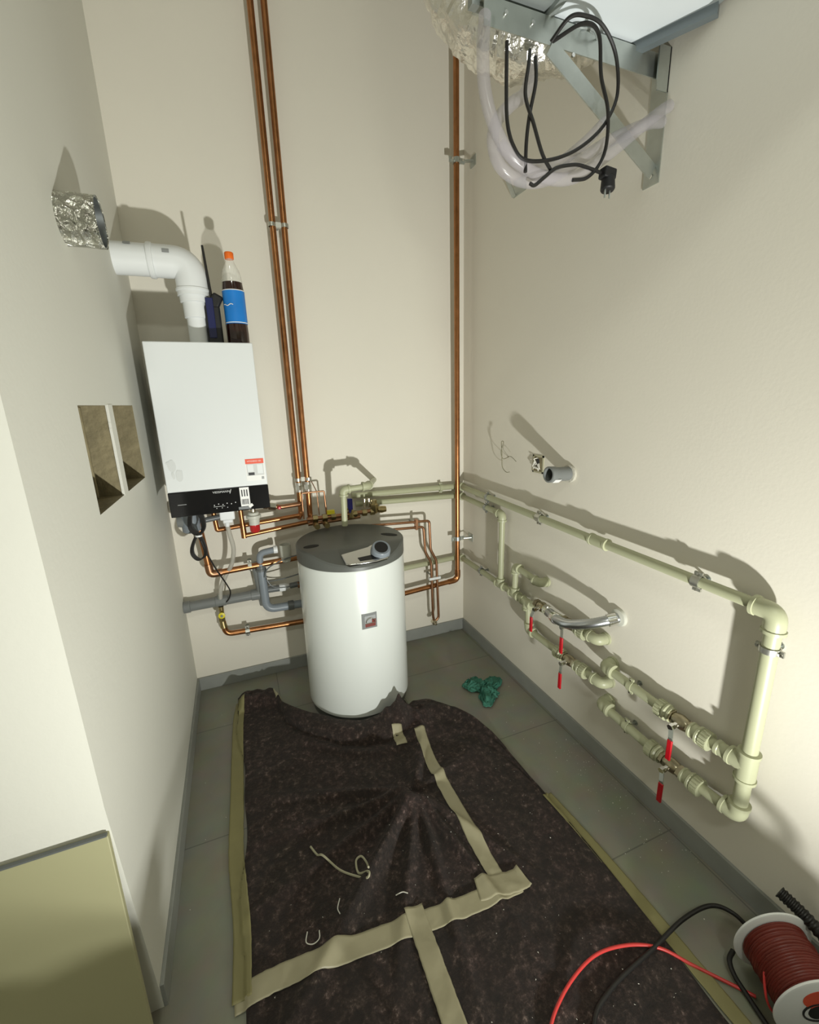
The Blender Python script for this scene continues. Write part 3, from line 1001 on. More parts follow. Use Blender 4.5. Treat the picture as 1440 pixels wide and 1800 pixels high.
# flexible steel hose
hs = thing('steel_hose', 'shiny grey flexible steel hose curving into the right wall', 'hose', (0, -1.24, .676))
hp = spline([(-.058, -.895, .560), (-.085, -.955, .575), (-.118, -1.03, .592), (-.128, -1.11, .610), (-.105, -1.185, .642), (-.055, -1.232, .667), (-.012, -1.243, .676)], 16)
b = MB(); b.tube(hp, [.0185 + .0012 * (i % 2) for i in range(len(hp))], 18); build('braided_tube', b, 'hose_metal', hs)
for q, L in ((0.0, .05), (.30, .03), (.88, .035)):
    i = int(q * (len(hp) - 4)); d = (hp[i + 2] - hp[i]).normalized()
    b = MB(); b.lathe(hp[i], d, [(0, .019), (.001, .0235), (L - .002, .0235), (L, .019)], 20); build('ferrule', b, 'chrome', hs)
b = MB(); b.hexnut((-.050, -.865, .553), (-.060, -.90, .561), .017); b.cyl((-.052, -.86, .552), (-.06, -.905, .562), .012); build('brass_fitting', b, 'brass', hs)
b = MB(); b.lathe((-.016, -1.243, .676), (1, 0, 0), [(0, .024), (.003, .033), (.017, .035)], 24); build('wall_rosette', b, 'white_dull', hs)

# clamps on green pipes
gp = 'clamps holding the green pipes'
pipe_clamp((RX, -.36, .976), (0, 1, 0), (-1, 0, 0), RA, .045, 'dark pipe clamp on the upper green pipe near corner', gp, band='steel_dark')
pipe_clamp((RX, -.345, .916), (0, 1, 0), (-1, 0, 0), RB, .045, 'dark pipe clamp on second green pipe near corner', gp, band='steel_dark')
pipe_clamp((RX, -.80, .967), (0, 1, 0), (-1, 0, 0), RA, .045, 'zinc pipe clamp mid way on upper green pipe', gp, wide=.03)
pipe_clamp((RX, -1.545, .949), (0, 1, 0), (-1, 0, 0), RA, .045, 'zinc pipe clamp on upper green pipe near its last elbow', gp, wide=.025)
pipe_clamp((RX, -1.756, .84), (0, 0, 1), (-1, 0, 0), RV, .045, 'zinc pipe clamp round the tall green riser', gp, wide=.016)
pipe_clamp((RX, -1.36, z4 + .004), (0, 1, 0), (-1, 0, 0), RA - .0005, .045, 'zinc pipe clamp on the fourth green branch row', gp, band='ppr')
pipe_clamp((RX, -1.36, z5 + .002), (0, 1, 0), (-1, 0, 0), RA - .0005, .045, 'zinc pipe clamp on the lowest green branch row', gp, band='ppr')
pipe_clamp((-.175, -.038, .9865), (1, 0, 0), (0, -1, 0), RA, .038, 'pale clamp on upper green pipe of the back wall', gp, band='ppr')
pipe_clamp((RX, -.30, .528), (0, 1, 0), (-1, 0, 0), RB, .045, 'dark pipe clamp on lower green pipe near corner', gp, band='steel_dark')

# green arch above the tank
ga = thing('green_pipe_arch', 'pale green pipe arch on the back wall above the tank', 'water pipe', (-.82, -.28, .90))
ay = -.28
b = MB(); b.cyl((-.822, ay, .90), (-.819, ay, 1.06), .0150, 16); build('pipe', b, 'ppr', ga)
elbow(ga, (-.818, ay, 1.082), (0, 0, -1), (1, 0, .05), .0150, .032)
b = MB(); b.cyl((-.80, ay, 1.083), (-.70, ay, 1.088), .0150, 16); build('pipe', b, 'ppr', ga)
elbow(ga, (-.690, ay, 1.089), (-1, 0, 0), (.40, 1, -.09), .0150, .032)
b = MB(); b.cyl((-.685, ay + .01, 1.088), (-.572, .01, 1.065), .0150, 16); build('wall_stub', b, 'ppr', ga)

# ------------------------------------------------------------------ grey waste stub, junction box, wires on the right wall
ws = thing('waste_pipe_stub', 'short grey waste pipe sticking out of the right wall', 'waste pipe', (0, -.925, 1.185))
d = V(-1, -.03, .05).normalized()
p0 = V(0.01, -.928, 1.183)
b = MB(); b.lathe(p0, d, [(0, .029), (.09, .029), (.098, .033), (.125, .033), (.127, .030), (.127, .026), (.06, .026)], 32, caps=False)
build('pipe_socket', b, 'grey_pvc', ws)
b = MB(); b.lathe(p0 + d * .06, d, [(0, .0262), (.002, .0262)], 28); build('dark_bore', b, 'dark_hole', ws)
b = MB(); b.lathe(p0, d, [(.008, .030), (.010, .037), (.022, .037), (.024, .030)], 28); build('rough_collar', b, 'rough_plaster', ws)
b = MB(); u_, w_ = perp(d); q = (V(-.1, -.6, -.75)).normalized(); q = (q - d * q.dot(d)).normalized(); b.obox(p0 + d * .095 + q * .0325, d, d.cross(q), q, .016, .011, .0008); build('white_label', b, 'paper', ws)

jb = thing('junction_box', 'small open junction box set in the right wall', 'junction box', (0, -.718, 1.195))
b = MB(); b.box(-.004, .0, -.757, -.748, 1.157, 1.238); b.box(-.004, .0, -.688, -.680, 1.157, 1.238); b.box(-.004, 0, -.757, -.68, 1.230, 1.238); b.box(-.004, 0, -.757, -.68, 1.157, 1.165); build('rim', b, 'wire_beige', jb)
b = MB(); b.box(-.0025, .0, -.75, -.687, 1.164, 1.231); build('inside', b, 'concrete', jb)
b = MB()
random.seed(5)
for k in range(4):
    pts = [(-.004, -.735 + .012 * k, 1.175 + .006 * k)]
    for q in range(4):
        pts.append((-.004 - random.random() * .014, -.74 + random.random() * .045, 1.17 + random.random() * .055))
    b.tube(spline(pts, 6), .0022, 6)
build('wires', b, 'crumb', jb)
b = MB(); b.obox((-.006, -.722, 1.205), (0, .2, 1), (1, 0, 0), (0, 1, -.2), .017, .004, .006); build('connector', b, 'print_black', jb)

ww = thing('loose_wires', 'thin loose wires poking out of the right wall', 'wire', (0, -.47, 1.19))
b = MB()
b.tube(spline([(0.002, -.478, 1.205), (-.04, -.49, 1.20), (-.055, -.492, 1.235), (-.05, -.505, 1.283), (-.05, -.487, 1.284), (-.052, -.495, 1.235), (-.045, -.487, 1.19), (-.04, -.487, 1.155), (-.035, -.512, 1.135), (-.03, -.535, 1.138)], 10), .0016, 6)
build('wire_loop', b, 'wire_olive', ww)
b = MB(); b.tube(spline([(.002, -.478, 1.205), (-.02, -.50, 1.21), (-.03, -.545, 1.215), (-.025, -.58, 1.195)], 10), .0013, 6); build('wire_end', b, 'wire_olive', ww)

# ------------------------------------------------------------------ copper pipes
RC = .0140
def copper_thing(name, label, pts, r, bend, cat='copper pipe', m='copper', group=None):
    base = min(pts, key=lambda p: p[2])
    t = thing(name, label, cat, base, group)
    mb = MB(); straight(mb, pts, r, bend); build('tube', mb, m, t)
    return t
# two long risers
r1 = copper_thing('copper_riser', 'left one of two tall copper pipes beside the boiler', [(-1.021, -.055, H), (-1.001, -.055, 1.10), (-1.002, -.055, .935), (-1.02, -.075, .915)], RC, .02, group='tall copper risers')
r2 = copper_thing('copper_riser', 'right one of two tall copper pipes beside the boiler', [(-.963, -.055, H), (-.955, -.055, 1.10), (-.957, -.055, .915), (-.957, -.09, .90)], RC, .02, group='tall copper risers')
for t, x in ((r1, -1.001), (r2, -.955)):
    b = MB(); b.hexnut((x, -.055, 1.062), (x, -.055, 1.085), .019); b.cyl((x, -.055, 1.05), (x, -.055, 1.10), .0165, 16); build('compression_fitting', b, 'chrome', t)
gc = 'clamps holding the copper pipes'
def pair_clamp(z, label):
    xm = -.998 + (z - 1.1) * -.0075 + .022
    t = thing('double_pipe_clamp', label, 'pipe clamp', (xm, 0, z), gc)
    for s in (-1, 1):
        xx = xm + s * .0265 * (1 if z < 1.5 else 1.07)
        b = MB(); b.lathe((xx, -.055, z - .008), (0, 0, 1), [(0, RC + .0006), (0, RC + .0035), (.016, RC + .0035), (.016, RC + .0006)], 22, caps=False); build('band', b, 'clamp', t)
    b = MB(); b.box(xm - .012, xm + .012, -.060, -.044, z - .010, z + .012); build('bridge', b, 'white_dull', t)
    b = MB(); b.cyl((xm, -.05, z), (xm, 0, z), .005, 10); build('stud', b, 'steel_dark', t)
pair_clamp(1.115, 'double clamp low on the two tall copper pipes')
pair_clamp(2.287, 'double clamp high on the two tall copper pipes')
# right riser
rr = copper_thing('copper_riser', 'tall copper pipe in the room corner bending left at the bottom', [(-.088, -.08, H), (-.083, -.08, .396), (-.62, -.08, .360)], .0148, .05, group='tall copper risers')
b = MB(); b.tube(fillet([(-.0832, -.08, .46), (-.083, -.08, .396), (-.148, -.08, .3915)], .05, 8), .0175, 16); build('bend_fitting', b, 'copper', rr)
def wall_bracket_clamp(z, label):
    t = thing('pipe_clamp', label, 'pipe clamp', (0, -.1, z), gc)
    c = V(-.0865 if z > 1.5 else -.0838, -.08, z)
    b = MB(); b.lathe(c - V(0, 0, .012), (0, 0, 1), [(0, .0155), (0, .0195), (.024, .0195), (.024, .0155)], 22, caps=False)
    for s in (-1, 1):
        b.obox(c + V(s * .030, -.004, 0), (1, 0, 0), (0, 1, 0), (0, 0, 1), .013, .003, .012)
    build('band', b, 'steel', t)
    for s in (-1, 1):
        b = MB()
        b.hexnut(c + V(s * .029, -.006, 0), c + V(s * .029, -.018, 0), .006)
        build('screw', b, 'chrome', t)
    b = MB(); b.bar(c + V(.035, -.006, 0), (0, -.102, z + .002), .022, .005); b.box(-.004, 0, -.125, -.075, z - .022, z + .024); build('bracket', b, 'steel', t)
wall_bracket_clamp(2.655, 'steel wall clamp high on the corner copper pipe')
wall_bracket_clamp(.668, 'steel wall clamp low on the corner copper pipe')
# two thin pipes right of the tank
TY1 = -.105
c1 = copper_thing('thin_copper_pipe', 'outer thin copper pipe stepping down right of the tank', [(-.64, TY1, .830), (-.282, TY1, .812), (-.277, TY1, .632), (-.240, TY1, .558), (-.230, TY1, .176), (-.258, TY1, .156)], .0078, .018, m='copper_dull', group='thin copper pipes')
c2 = copper_thing('thin_copper_pipe', 'inner thin copper pipe stepping down right of the tank', [(-.64, TY1, .796), (-.320, TY1, .780), (-.311, TY1, .622), (-.275, TY1, .553), (-.268, TY1, .196), (-.262, TY1, .164)], .0078, .018, m='copper_dull', group='thin copper pipes')
b = MB(); b.lathe((-.263, TY1 - .018, .154), (0, 1, 0), [(0, .012), (.005, .017), (.03, .017), (.034, .008)], 6); b.cyl((-.263, TY1 - .035, .154), (-.263, TY1 - .012, .154), .007); build('drain_cap', b, 'nickel', c1)
t = thing('double_pipe_clamp', 'small white double clamp on the thin copper pipes', 'pipe clamp', (-.255, 0, .447), gc)
b = MB(); b.box(-.292, -.217, TY1 - .011, TY1 + .012, .440, .455); build('bridge', b, 'white_plastic', t); b = MB(); b.cyl((-.255, TY1 + .01, .447), (-.255, 0, .447), .005, 10); build('stud', b, 'steel_dark', t)
t = thing('double_pipe_clamp', 'small clamp on the two thin copper pipes beside tank top', 'pipe clamp', (-.365, 0, .80), gc)
b = MB(); b.box(-.372, -.358, TY1 - .012, TY1 + .014, .770, .832); build('bridge', b, 'copper_dull', t); b = MB(); b.cyl((-.365, TY1 + .01, .80), (-.365, 0, .80), .005, 10); build('stud', b, 'steel_dark', t)

# under the boiler
gas = copper_thing('gas_pipe', 'thick copper pipe dropping from boiler left side then running right', [(-1.500, -.12, 1.065), (-1.474, -.105, .690), (-1.02, -.075, .700)], .0155, .012)
b = MB(); b.tube(fillet([(-1.478, -.106, .745), (-1.474, -.105, .690), (-1.42, -.101, .691)], .02), .0195, 16); build('elbow_fitting', b, 'copper_dull', gas)
cu1 = copper_thing('flow_pipe', 'short copper pipe under the boiler left of the white drain box', [(-1.424, -.13, 1.065), (-1.414, -.12, .915), (-1.02, -.11, .937)], .0115, .006)
b = MB(); b.hexnut((-1.424, -.13, 1.020), (-1.425, -.13, 1.065), .017); build('union_nut', b, 'chrome', cu1)
cu2 = copper_thing('return_pipe', 'short copper pipe under the boiler left of the red cup', [(-1.300, -.14, 1.065), (-1.296, -.13, .872), (-.98, -.11, .897)], .0115, .006)
b = MB(); b.hexnut((-1.300, -.14, 1.018), (-1.300, -.14, 1.065), .017); build('union_nut', b, 'chrome', cu2)
b = MB(); b.tube([(-1.297, -.131, .93), (-1.296, -.13, .862)], .0138, 16); build('elbow_fitting', b, 'copper', cu2)
cu3 = copper_thing('cross_pipe', 'copper pipe running right just below the boiler', [(-1.19, -.10, 1.005), (-1.10, -.10, .990), (-1.00, -.085, .992)], .0115, .01, m='copper_dull')
b = MB(); b.hexnut((-1.165, -.10, 1.002), (-1.13, -.10, .994), .019); b.hexnut((-1.19, -.10, 1.006), (-1.17, -.10, 1.003), .016); build('union_nut', b, 'nickel', cu3)
b = MB(); b.lathe((-1.115, -.115, .992), (0, -1, 0), [(0, .008), (.012, .009), (.016, .005)], 14); build('red_cap', b, 'red', cu3)

cn = thing('siphon_canister', 'grey plastic siphon under the boiler left corner', 'siphon', (-1.53, -.14, .935))
b = MB(); b.lathe((-1.52, -.15, 0), (0, 0, 1), [(.930, .034), (.936, .040), (1.065, .040)], 28); build('body', b, 'grey_pvc_blue', cn)
b = MB(); b.lathe((-1.575, -.15, .985), (1, 0, 0), [(0, .026), (.02, .030), (.055, .030)], 24); build('side_port', b, 'grey_pvc', cn)
b = MB(); b.cyl((-1.48, -.15, .975), (-1.36, -.13, .985), .013, 16); build('outlet', b, 'grey_dark', cn)
wb = thing('drain_box', 'bright white plastic drain box under the boiler', 'drain', (-1.358, -.20, .970))
b = MB(); b.box(-1.390, -1.325, -.235, -.165, .985, 1.065); b.box(-1.380, -1.336, -.225, -.175, .968, .986); build('body', b, 'white_plastic', wb, bevel=.006)
b = MB(); b.cyl((-1.362, -.20, .970), (-1.364, -.20, .948), .013, 18, .010); build('spout', b, 'white_plastic', wb)
dh = thing('drain_hose', 'clear grey hose hanging from the white drain box', 'hose', (-1.45, -.07, .50))
b = MB(); b.tube(spline([(-1.364, -.20, .955), (-1.358, -.19, .90), (-1.352, -.16, .82), (-1.372, -.12, .73), (-1.410, -.09, .66), (-1.440, -.07, .59), (-1.450, -.062, .515)], 10), .0105, 14); build('tube', b, 'clear_grey', dh)
b = MB(); b.tube([(-1.450, -.062, .560), (-1.452, -.060, .500)], .0125, 14); build('hose_tail', b, 'steel', dh)
rc_ = thing('relief_cup', 'clear and red relief cup under the boiler right side', 'cup', (-1.245, -.2, .895))
b = MB(); b.lathe((-1.243, -.2, 0), (0, 0, 1), [(.905, .018), (.912, .023), (.942, .024)], 24); build('red_cup', b, 'red_clear', rc_)
b = MB(); b.lathe((-1.243, -.2, 0), (0, 0, 1), [(.942, .024), (.972, .026), (.975, .034), (.988, .034), (.990, .026), (1.002, .024)], 24); build('clear_body', b, 'white_dull', rc_)
b = MB(); b.cyl((-1.243, -.2, 1.0), (-1.243, -.2, 1.065), .012); build('neck', b, 'nickel', rc_)

# coiled power cord under boiler
pc = thing('power_cord', 'tied bundle of black power cord hanging under the boiler', 'cord', (-1.49, -.24, .80))
b = MB()
for k in range(5):
    o = V(.004 * (k - 2), -.004 * k, .003 * k)
    b.tube(spline([V(-1.484, -.25, .935) + o, V(-1.512, -.25, .97) + o, V(-1.505, -.25, 1.03) + o, V(-1.485, -.25, 1.046) + o, V(-1.463, -.25, 1.02) + o, V(-1.46, -.25, .965) + o], 8, True), .0036, 8)
for k in range(4):
    o = V(.004 * (k - 2), -.004 * k, .003 * k)
    b.tube(spline([V(-1.486, -.25, .935) + o, V(-1.515, -.25, .885) + o, V(-1.518, -.25, .845) + o, V(-1.495, -.25, .818) + o, V(-1.467, -.25, .838) + o, V(-1.468, -.25, .885) + o], 8, True), .0036, 8)
build('coil', b, 'black', pc)
b = MB(); b.lathe((-1.485, -.258, .932), (0, 0, 1), [(0, .010), (0, .015), (.007, .015), (.007, .010)], 16); build('tie', b, 'white_plastic', pc)
b = MB(); b.tube(spline([(-1.48, -.255, .91), (-1.462, -.25, .84), (-1.435, -.21, .74), (-1.405, -.15, .64), (-1.396, -.10, .575), (-1.415, -.08, .525), (-1.45, -.07, .505)], 10), .0034, 8); build('lead', b, 'black', pc)

# bottom copper pipe with the yellow tap
cb = thing('fill_pipe', 'copper fill pipe with brass tap along the back wall bottom', 'copper pipe', (-1.45, -.06, .32))
b = MB(); b.tube(fillet([(-1.453, -.06, .405), (-1.448, -.06, .330), (-1.34, -.06, .325), (-.98, -.06, .312)], .045, 8), .0145, 16); build('tube', b, 'copper', cb)
b = MB(); b.tube([(-1.455, -.06, .415), (-1.452, -.06, .372)], [.014, .018], 16); b.hexnut((-1.455, -.06, .41), (-1.455, -.06, .435), .017); b.cyl((-1.454, -.06, .43), (-1.452, -.06, .49), .0125); build('tap_body', b, 'brass', cb)
b = MB(); b.lathe((-1.452, -.073, .455), (0, -1, 0), [(0, .005), (.016, .005)], 12)
b.lathe((-1.452, -.088, .455), (0, -1, 0), [(0, .010), (.002, .017), (.010, .017), (.012, .010)], 8); build('yellow_handle', b, 'yellow', cb)
b = MB(); b.cyl((-1.452, -.101, .455), (-1.452, -.104, .455), .006); build('handle_screw', b, 'steel_dark', cb)

# grey drain pipe on the back wall
dp = thing('waste_pipe', 'grey plastic waste pipe low on the back wall left of tank', 'waste pipe', (-1.45, -.05, .50))
b = MB(); b.cyl((-1.623, -.052, .516), (-1.265, -.052, .520), .0255, 24); build('pipe', b, 'grey_pvc', dp)
for so, prof in (((-1.623, -.052, .516), [(0, .030), (.03, .030), (.032, .026)]), ((-1.30, -.052, .52), [(0, .026), (.001, .030), (.045, .030)]), ((-1.475, -.052, .518), [(0, .026), (.001, .0275), (.05, .0275), (.051, .026)])):
    b = MB(); b.lathe(so, (1, 0, 0), prof, 24); build('socket', b, 'grey_pvc', dp)
sp = thing('waste_trap', 'dark grey waste trap standing between boiler pipes and tank', 'waste trap', (-1.235, -.08, .42))
b = MB(); b.tube(fillet([(-1.236, -.085, .70), (-1.232, -.085, .438), (-1.03, -.085, .434)], .05, 8), .0215, 20); build('trap_tube', b, 'grey_pvc_blue', sp)
b = MB(); b.tube([(-1.262, -.06, .70), (-1.243, -.058, .46)], .0205, 20); build('side_arm', b, 'grey_pvc', sp)
b = MB(); b.lathe((-1.236, -.085, .660), (0, 0, 1), [(0, .022), (.001, .0265), (.012, .0265), (.014, .0235), (.022, .0235), (.024, .0265), (.030, .0265)], 24); b.lathe((-1.12, -.085, .436), (1, 0, 0), [(0, .022), (.001, .026), (.03, .026), (.031, .022)], 22); build('socket_ring', b, 'grey_dark', sp)
b = MB(); b.tube(fillet([(-1.236, -.085, .69), (-1.236, -.088, .757), (-1.150, -.095, .768)], .03, 6), .0165, 18); build('inlet_arm', b, 'grey_pvc_blue', sp)
b = MB(); b.lathe((-1.165, -.095, .767), (1, 0, 0), [(0, .0175), (.001, .020), (.02, .020), (.021, .016)], 20); build('white_nut', b, 'white_plastic', sp)
b = MB(); b.lathe((-1.105, -.085, 0), (0, 0, 1), [(.690, .020), (.695, .025), (.765, .029), (.785, .030), (.785, .026), (.74, .022)], 28); build('funnel', b, 'white_dull', sp)
gw = thing('grey_cables', 'thin grey cables looping from the waste trap to the tank', 'cable', (-1.14, -.1, .60))
b = MB()
b.tube(spline([(-1.225, -.11, .63), (-1.205, -.115, .675), (-1.15, -.12, .705), (-1.07, -.12, .725), (-1.01, -.12, .73)], 8), .0035, 8)
b.tube(spline([(-1.215, -.11, .615), (-1.19, -.115, .575), (-1.13, -.12, .56), (-1.05, -.12, .565)], 8), .0035, 8)
b.tube(spline([(-1.215, -.10, .60), (-1.14, -.11, .605), (-1.05, -.12, .622)], 8), .0035, 8)
build('cable', b, 'grey_dark', gw)
wf = thing('small_fitting', 'white ended grey fitting low beside the tank left edge', 'fitting', (-1.13, -.07, .53))
b = MB(); b.cyl((-1.225, -.075, .545), (-1.155, -.075, .543), .018, 18); b.cyl((-1.10, -.075, .545), (-1.01, -.075, .55), .015, 18); build('body', b, 'grey_dark', wf)
b = MB(); b.lathe((-1.155, -.075, .543), (1, 0, 0), [(0, .019), (.01, .021), (.03, .021), (.05, .014)], 20); build('white_end', b, 'white_plastic', wf)
b = MB(); b.cyl((-1.06, -.085, .545), (-1.0, -.085, .548), .016); build('copper_end', b, 'copper_dull', wf)
pipe_clamp((-1.288, -.088, .6985), (1, 0, 0), (0, -1, 0), .0155, .088, 'pale clamp on the thick copper gas pipe', gc, band='white_dull')
pipe_clamp((-1.340, -.06, .325), (1, 0, 0), (0, -1, 0), .0145, .06, 'zinc clamp on the copper fill pipe near the floor', gc, wide=.022)

# brass manifold behind the tank
mf = thing('brass_manifold', 'brass valve manifold behind and above the tank lid', 'manifold', (-.76, -.12, .87))
b = MB(); b.tube([(-.985, -.13, .915), (-.80, -.13, .915), (-.60, -.13, .922)], .0115, 14); b.tube([(-.98, -.12, .887), (-.70, -.12, .893)], .010, 14); build('cross_tube', b, 'copper_dull', mf)
b = MB()
for x in (-.955, -.905, -.86, -.745, -.69, -.645):
    b.hexnut((x, -.13, .916), (x + .025, -.13, .916), .019)
b.lathe((-.75, -.13, .893), (0, 0, 1), [(0, .012), (.006, .018), (.04, .018), (.048, .010)], 18)
b.lathe((-.62, -.13, .905), (0, 0, 1), [(0, .014), (.01, .022), (.05, .022), (.055, .016), (.075, .016)], 6)
b.lathe((-.60, -.13, .922), (1, 0, 0), [(0, .016), (.02, .02), (.045, .016)], 18)
build('fitting', b, 'brass', mf)
b = MB()
for x in (-.945, -.895):
    b.lathe((x, -.20, .888), (0, 1, 0), [(0, .014), (.012, .016), (.05, .016)], 18)
build('check_valve', b, 'brass', mf)
b = MB(); b.cyl((-.80, -.13, .945), (-.74, -.13, .945), .006); b.box(-.88, -.84, -.14, -.118, .93, .95); build('green_tag', b, 'yellow', mf)
b = MB(); b.cyl((-.757, -.14, .925), (-.757, -.14, .95), .007); b.obox((-.757, -.145, .975), (0, 0, 1), (1, 0, 0), (0, 1, 0), .030, .0125, .010); build('blue_handle', b, 'blue_handle', mf, bevel=.003)
b = MB()
for x in (-.665, -.640):
    b.cyl((x, -.10, .935), (x, -.10, .985), .009, 14)
build('sensor', b, 'nickel', mf)
cf = thing('capillary_pipe', 'thin copper capillary pipe frame standing above the manifold', 'copper pipe', (-.94, -.12, .92))
b = MB()
b.tube(fillet([(-1.000, -.125, .92), (-1.000, -.125, 1.055), (-.885, -.125, 1.055), (-.880, -.125, .925)], .008), .0045, 10)
b.tube(fillet([(-.935, -.06, 1.10), (-.922, -.12, 1.055), (-.918, -.12, .93)], .01), .0025, 8)
build('tube', b, 'copper_dull', cf)

# ------------------------------------------------------------------ ventilation unit, bracket, duct, hoses and cords
vu = thing('ventilation_unit', 'ventilation unit with white underside high on the right wall', 'ventilation unit', (-.3, -1.6, 2.44))
UZ = 2.452
poly = [(-.62, -1.165), (-.115, -1.165), (-.004, -1.365), (-.004, -2.1), (-.62, -2.1)]
b = MB(); b.prism(poly, UZ, 2.95); build('casing', b, 'unit_grey', vu, bevel=.004)
b = MB(); b.prism([(-.392, -1.192), (-.128, -1.192), (-.040, -1.360), (-.040, -2.0), (-.392, -2.0)], UZ - .004, UZ + .001); build('bottom_panel', b, 'unit_white', vu)
b = MB(); b.bar((-.118, -1.170, UZ - .012), (-.010, -1.366, UZ - .012), .022, .024); build('rail', b, 'unit_dark', vu)
b = MB(); b.bar((-.62, -1.172, UZ - .010), (-.10, -1.172, UZ - .010), .022, .02); b.bar((-.405, -1.18, UZ - .006), (-.405, -2.0, UZ - .006), .018, .012); build('frame_edge', b, 'unit_grey', vu)
b = MB(); b.tube(spline([(-.34, -1.19, UZ - .012), (-.325, -1.222, UZ - .028), (-.285, -1.228, UZ - .028), (-.255, -1.21, UZ - .028), (-.235, -1.185, UZ - .02)], 8), .0026, 8); b.tube(spline([(-.31, -1.185, UZ - .012), (-.30, -1.222, UZ - .028), (-.275, -1.22, UZ - .028)], 8), .0026, 8); build('grey_lead', b, 'unit_grey', vu)

wbk = thing('wall_bracket', 'galvanised wall bracket with diagonal brace under the unit', 'bracket', (0, -1.2, 2.12))
def angle(mb, p0, p1, s1, s2, w=.045, th=.003):
    """L section: two flanges along s1 and s2"""
    p0, p1, s1, s2 = V(p0), V(p1), V(s1).normalized(), V(s2).normalized()
    d = (p1 - p0).normalized()
    c = (p0 + p1) / 2
    L = (p1 - p0).length / 2
    mb.obox(c + s1 * w / 2, d, s1, s2, L, w / 2, th / 2)
    mb.obox(c + s2 * w / 2, d, s2, s1, L, w / 2, th / 2)
b = MB(); angle(b, (-.002, -1.205, 2.440), (-.600, -1.205, 2.440), (0, 1, 0), (0, 0, -1), .06)
for k in range(5):
    pass
build('arm', b, 'steel', wbk)
b = MB(); b.box(-.004, 0, -1.228, -1.172, 2.115, 2.447); b.box(-.045, 0, -1.228, -1.224, 2.34, 2.447); build('leg', b, 'steel', wbk)
b = MB()
p0, p1 = V(-.002, -1.212, 2.165), V(-.395, -1.212, 2.392)
dd = (p1 - p0).normalized(); nn = V(0, -1, 0).cross(dd)
if nn.z > 0: nn = -nn
angle(b, p0, p1, nn, (0, 1, 0), .045)
build('brace', b, 'steel', wbk)
for (x, z) in ((-.54, 2.415), (-.46, 2.413), (-.39, 2.40), (-.33, 2.372)):
    b = MB(); b.cyl((x, -1.207, z), (x, -1.212, z), .005, 10); build('bolt', b, 'chrome', wbk)
b = MB(); b.cyl((-.004, -1.2, 2.14), (-.008, -1.2, 2.14), .007, 8); build('bolt', b, 'chrome', wbk)
sb = thing('steel_clip', 'small steel clip bracket on right wall left of plug', 'bracket', (0, -.5, 2.36))
b = MB(); b.box(-.003, 0, -.555, -.465, 2.357, 2.42); b.bar((-.003, -.47, 2.36), (-.06, -.50, 2.41), .02, .003); build('plate', b, 'steel', sb)

# foil duct
fd_ = thing('foil_duct', 'crinkled silver foil duct rising behind the ventilation unit', 'duct', (-.3, -1.1, 2.5))
path = spline([(-.15, -1.135, 2.595), (-.24, -1.05, 2.580), (-.34, -.97, 2.585), (-.44, -.92, 2.65), (-.53, -.90, 2.78), (-.58, -.90, 2.95), (-.61, -.90, 3.3), (-.61, -.9, 3.695)], 16)
b = MB()
N = len(path)
b.tube(path, .128, 40)
nn_ = 40
for i in range(N):
    for k in range(nn_):
        p = b.v[i * nn_ + k]
        c = path[i]
        q = (p - c)
        amp = (.0015 if i % 2 else -.001) + .016 * noise.noise(p * 13) + .007 * noise.noise(p * 34)
        b.v[i * nn_ + k] = p + q.normalized() * amp
build('foil_tube', b, 'foil', fd_, ang=25)
b = MB(); b.lathe((-.15, -1.163, 2.595), (0, 1, 0), [(0, .131), (.028, .131), (.030, .126)], 40); build('collar', b, 'steel', fd_)

# clear hoses hanging on the bracket
ch = thing('clear_hose', 'coiled clear plastic hose hanging from the steel bracket', 'hose', (-.4, -1.25, 2.06))
b = MB()
b.tube(spline([(-.60, -1.21, 2.395), (-.622, -1.24, 2.30), (-.620, -1.25, 2.215), (-.595, -1.26, 2.14), (-.54, -1.26, 2.085), (-.45, -1.26, 2.058), (-.35, -1.26, 2.068), (-.24, -1.26, 2.135), (-.13, -1.255, 2.215), (-.045, -1.25, 2.275), (-.012, -1.248, 2.295)], 12), .0155, 16)
b.tube(spline([(-.43, -1.18, 2.36), (-.47, -1.20, 2.27), (-.53, -1.225, 2.22), (-.578, -1.235, 2.17), (-.590, -1.24, 2.12), (-.565, -1.24, 2.072), (-.50, -1.24, 2.050), (-.42, -1.24, 2.063), (-.32, -1.24, 2.12), (-.20, -1.24, 2.19), (-.08, -1.24, 2.245), (-.02, -1.235, 2.262)], 12), .0155, 16)
b.tube(spline([(-.56, -1.225, 2.13), (-.50, -1.225, 2.095), (-.40, -1.225, 2.10), (-.30, -1.225, 2.165), (-.22, -1.225, 2.235)], 12), .014, 16)
build('hose_loops', b, 'clear', ch)
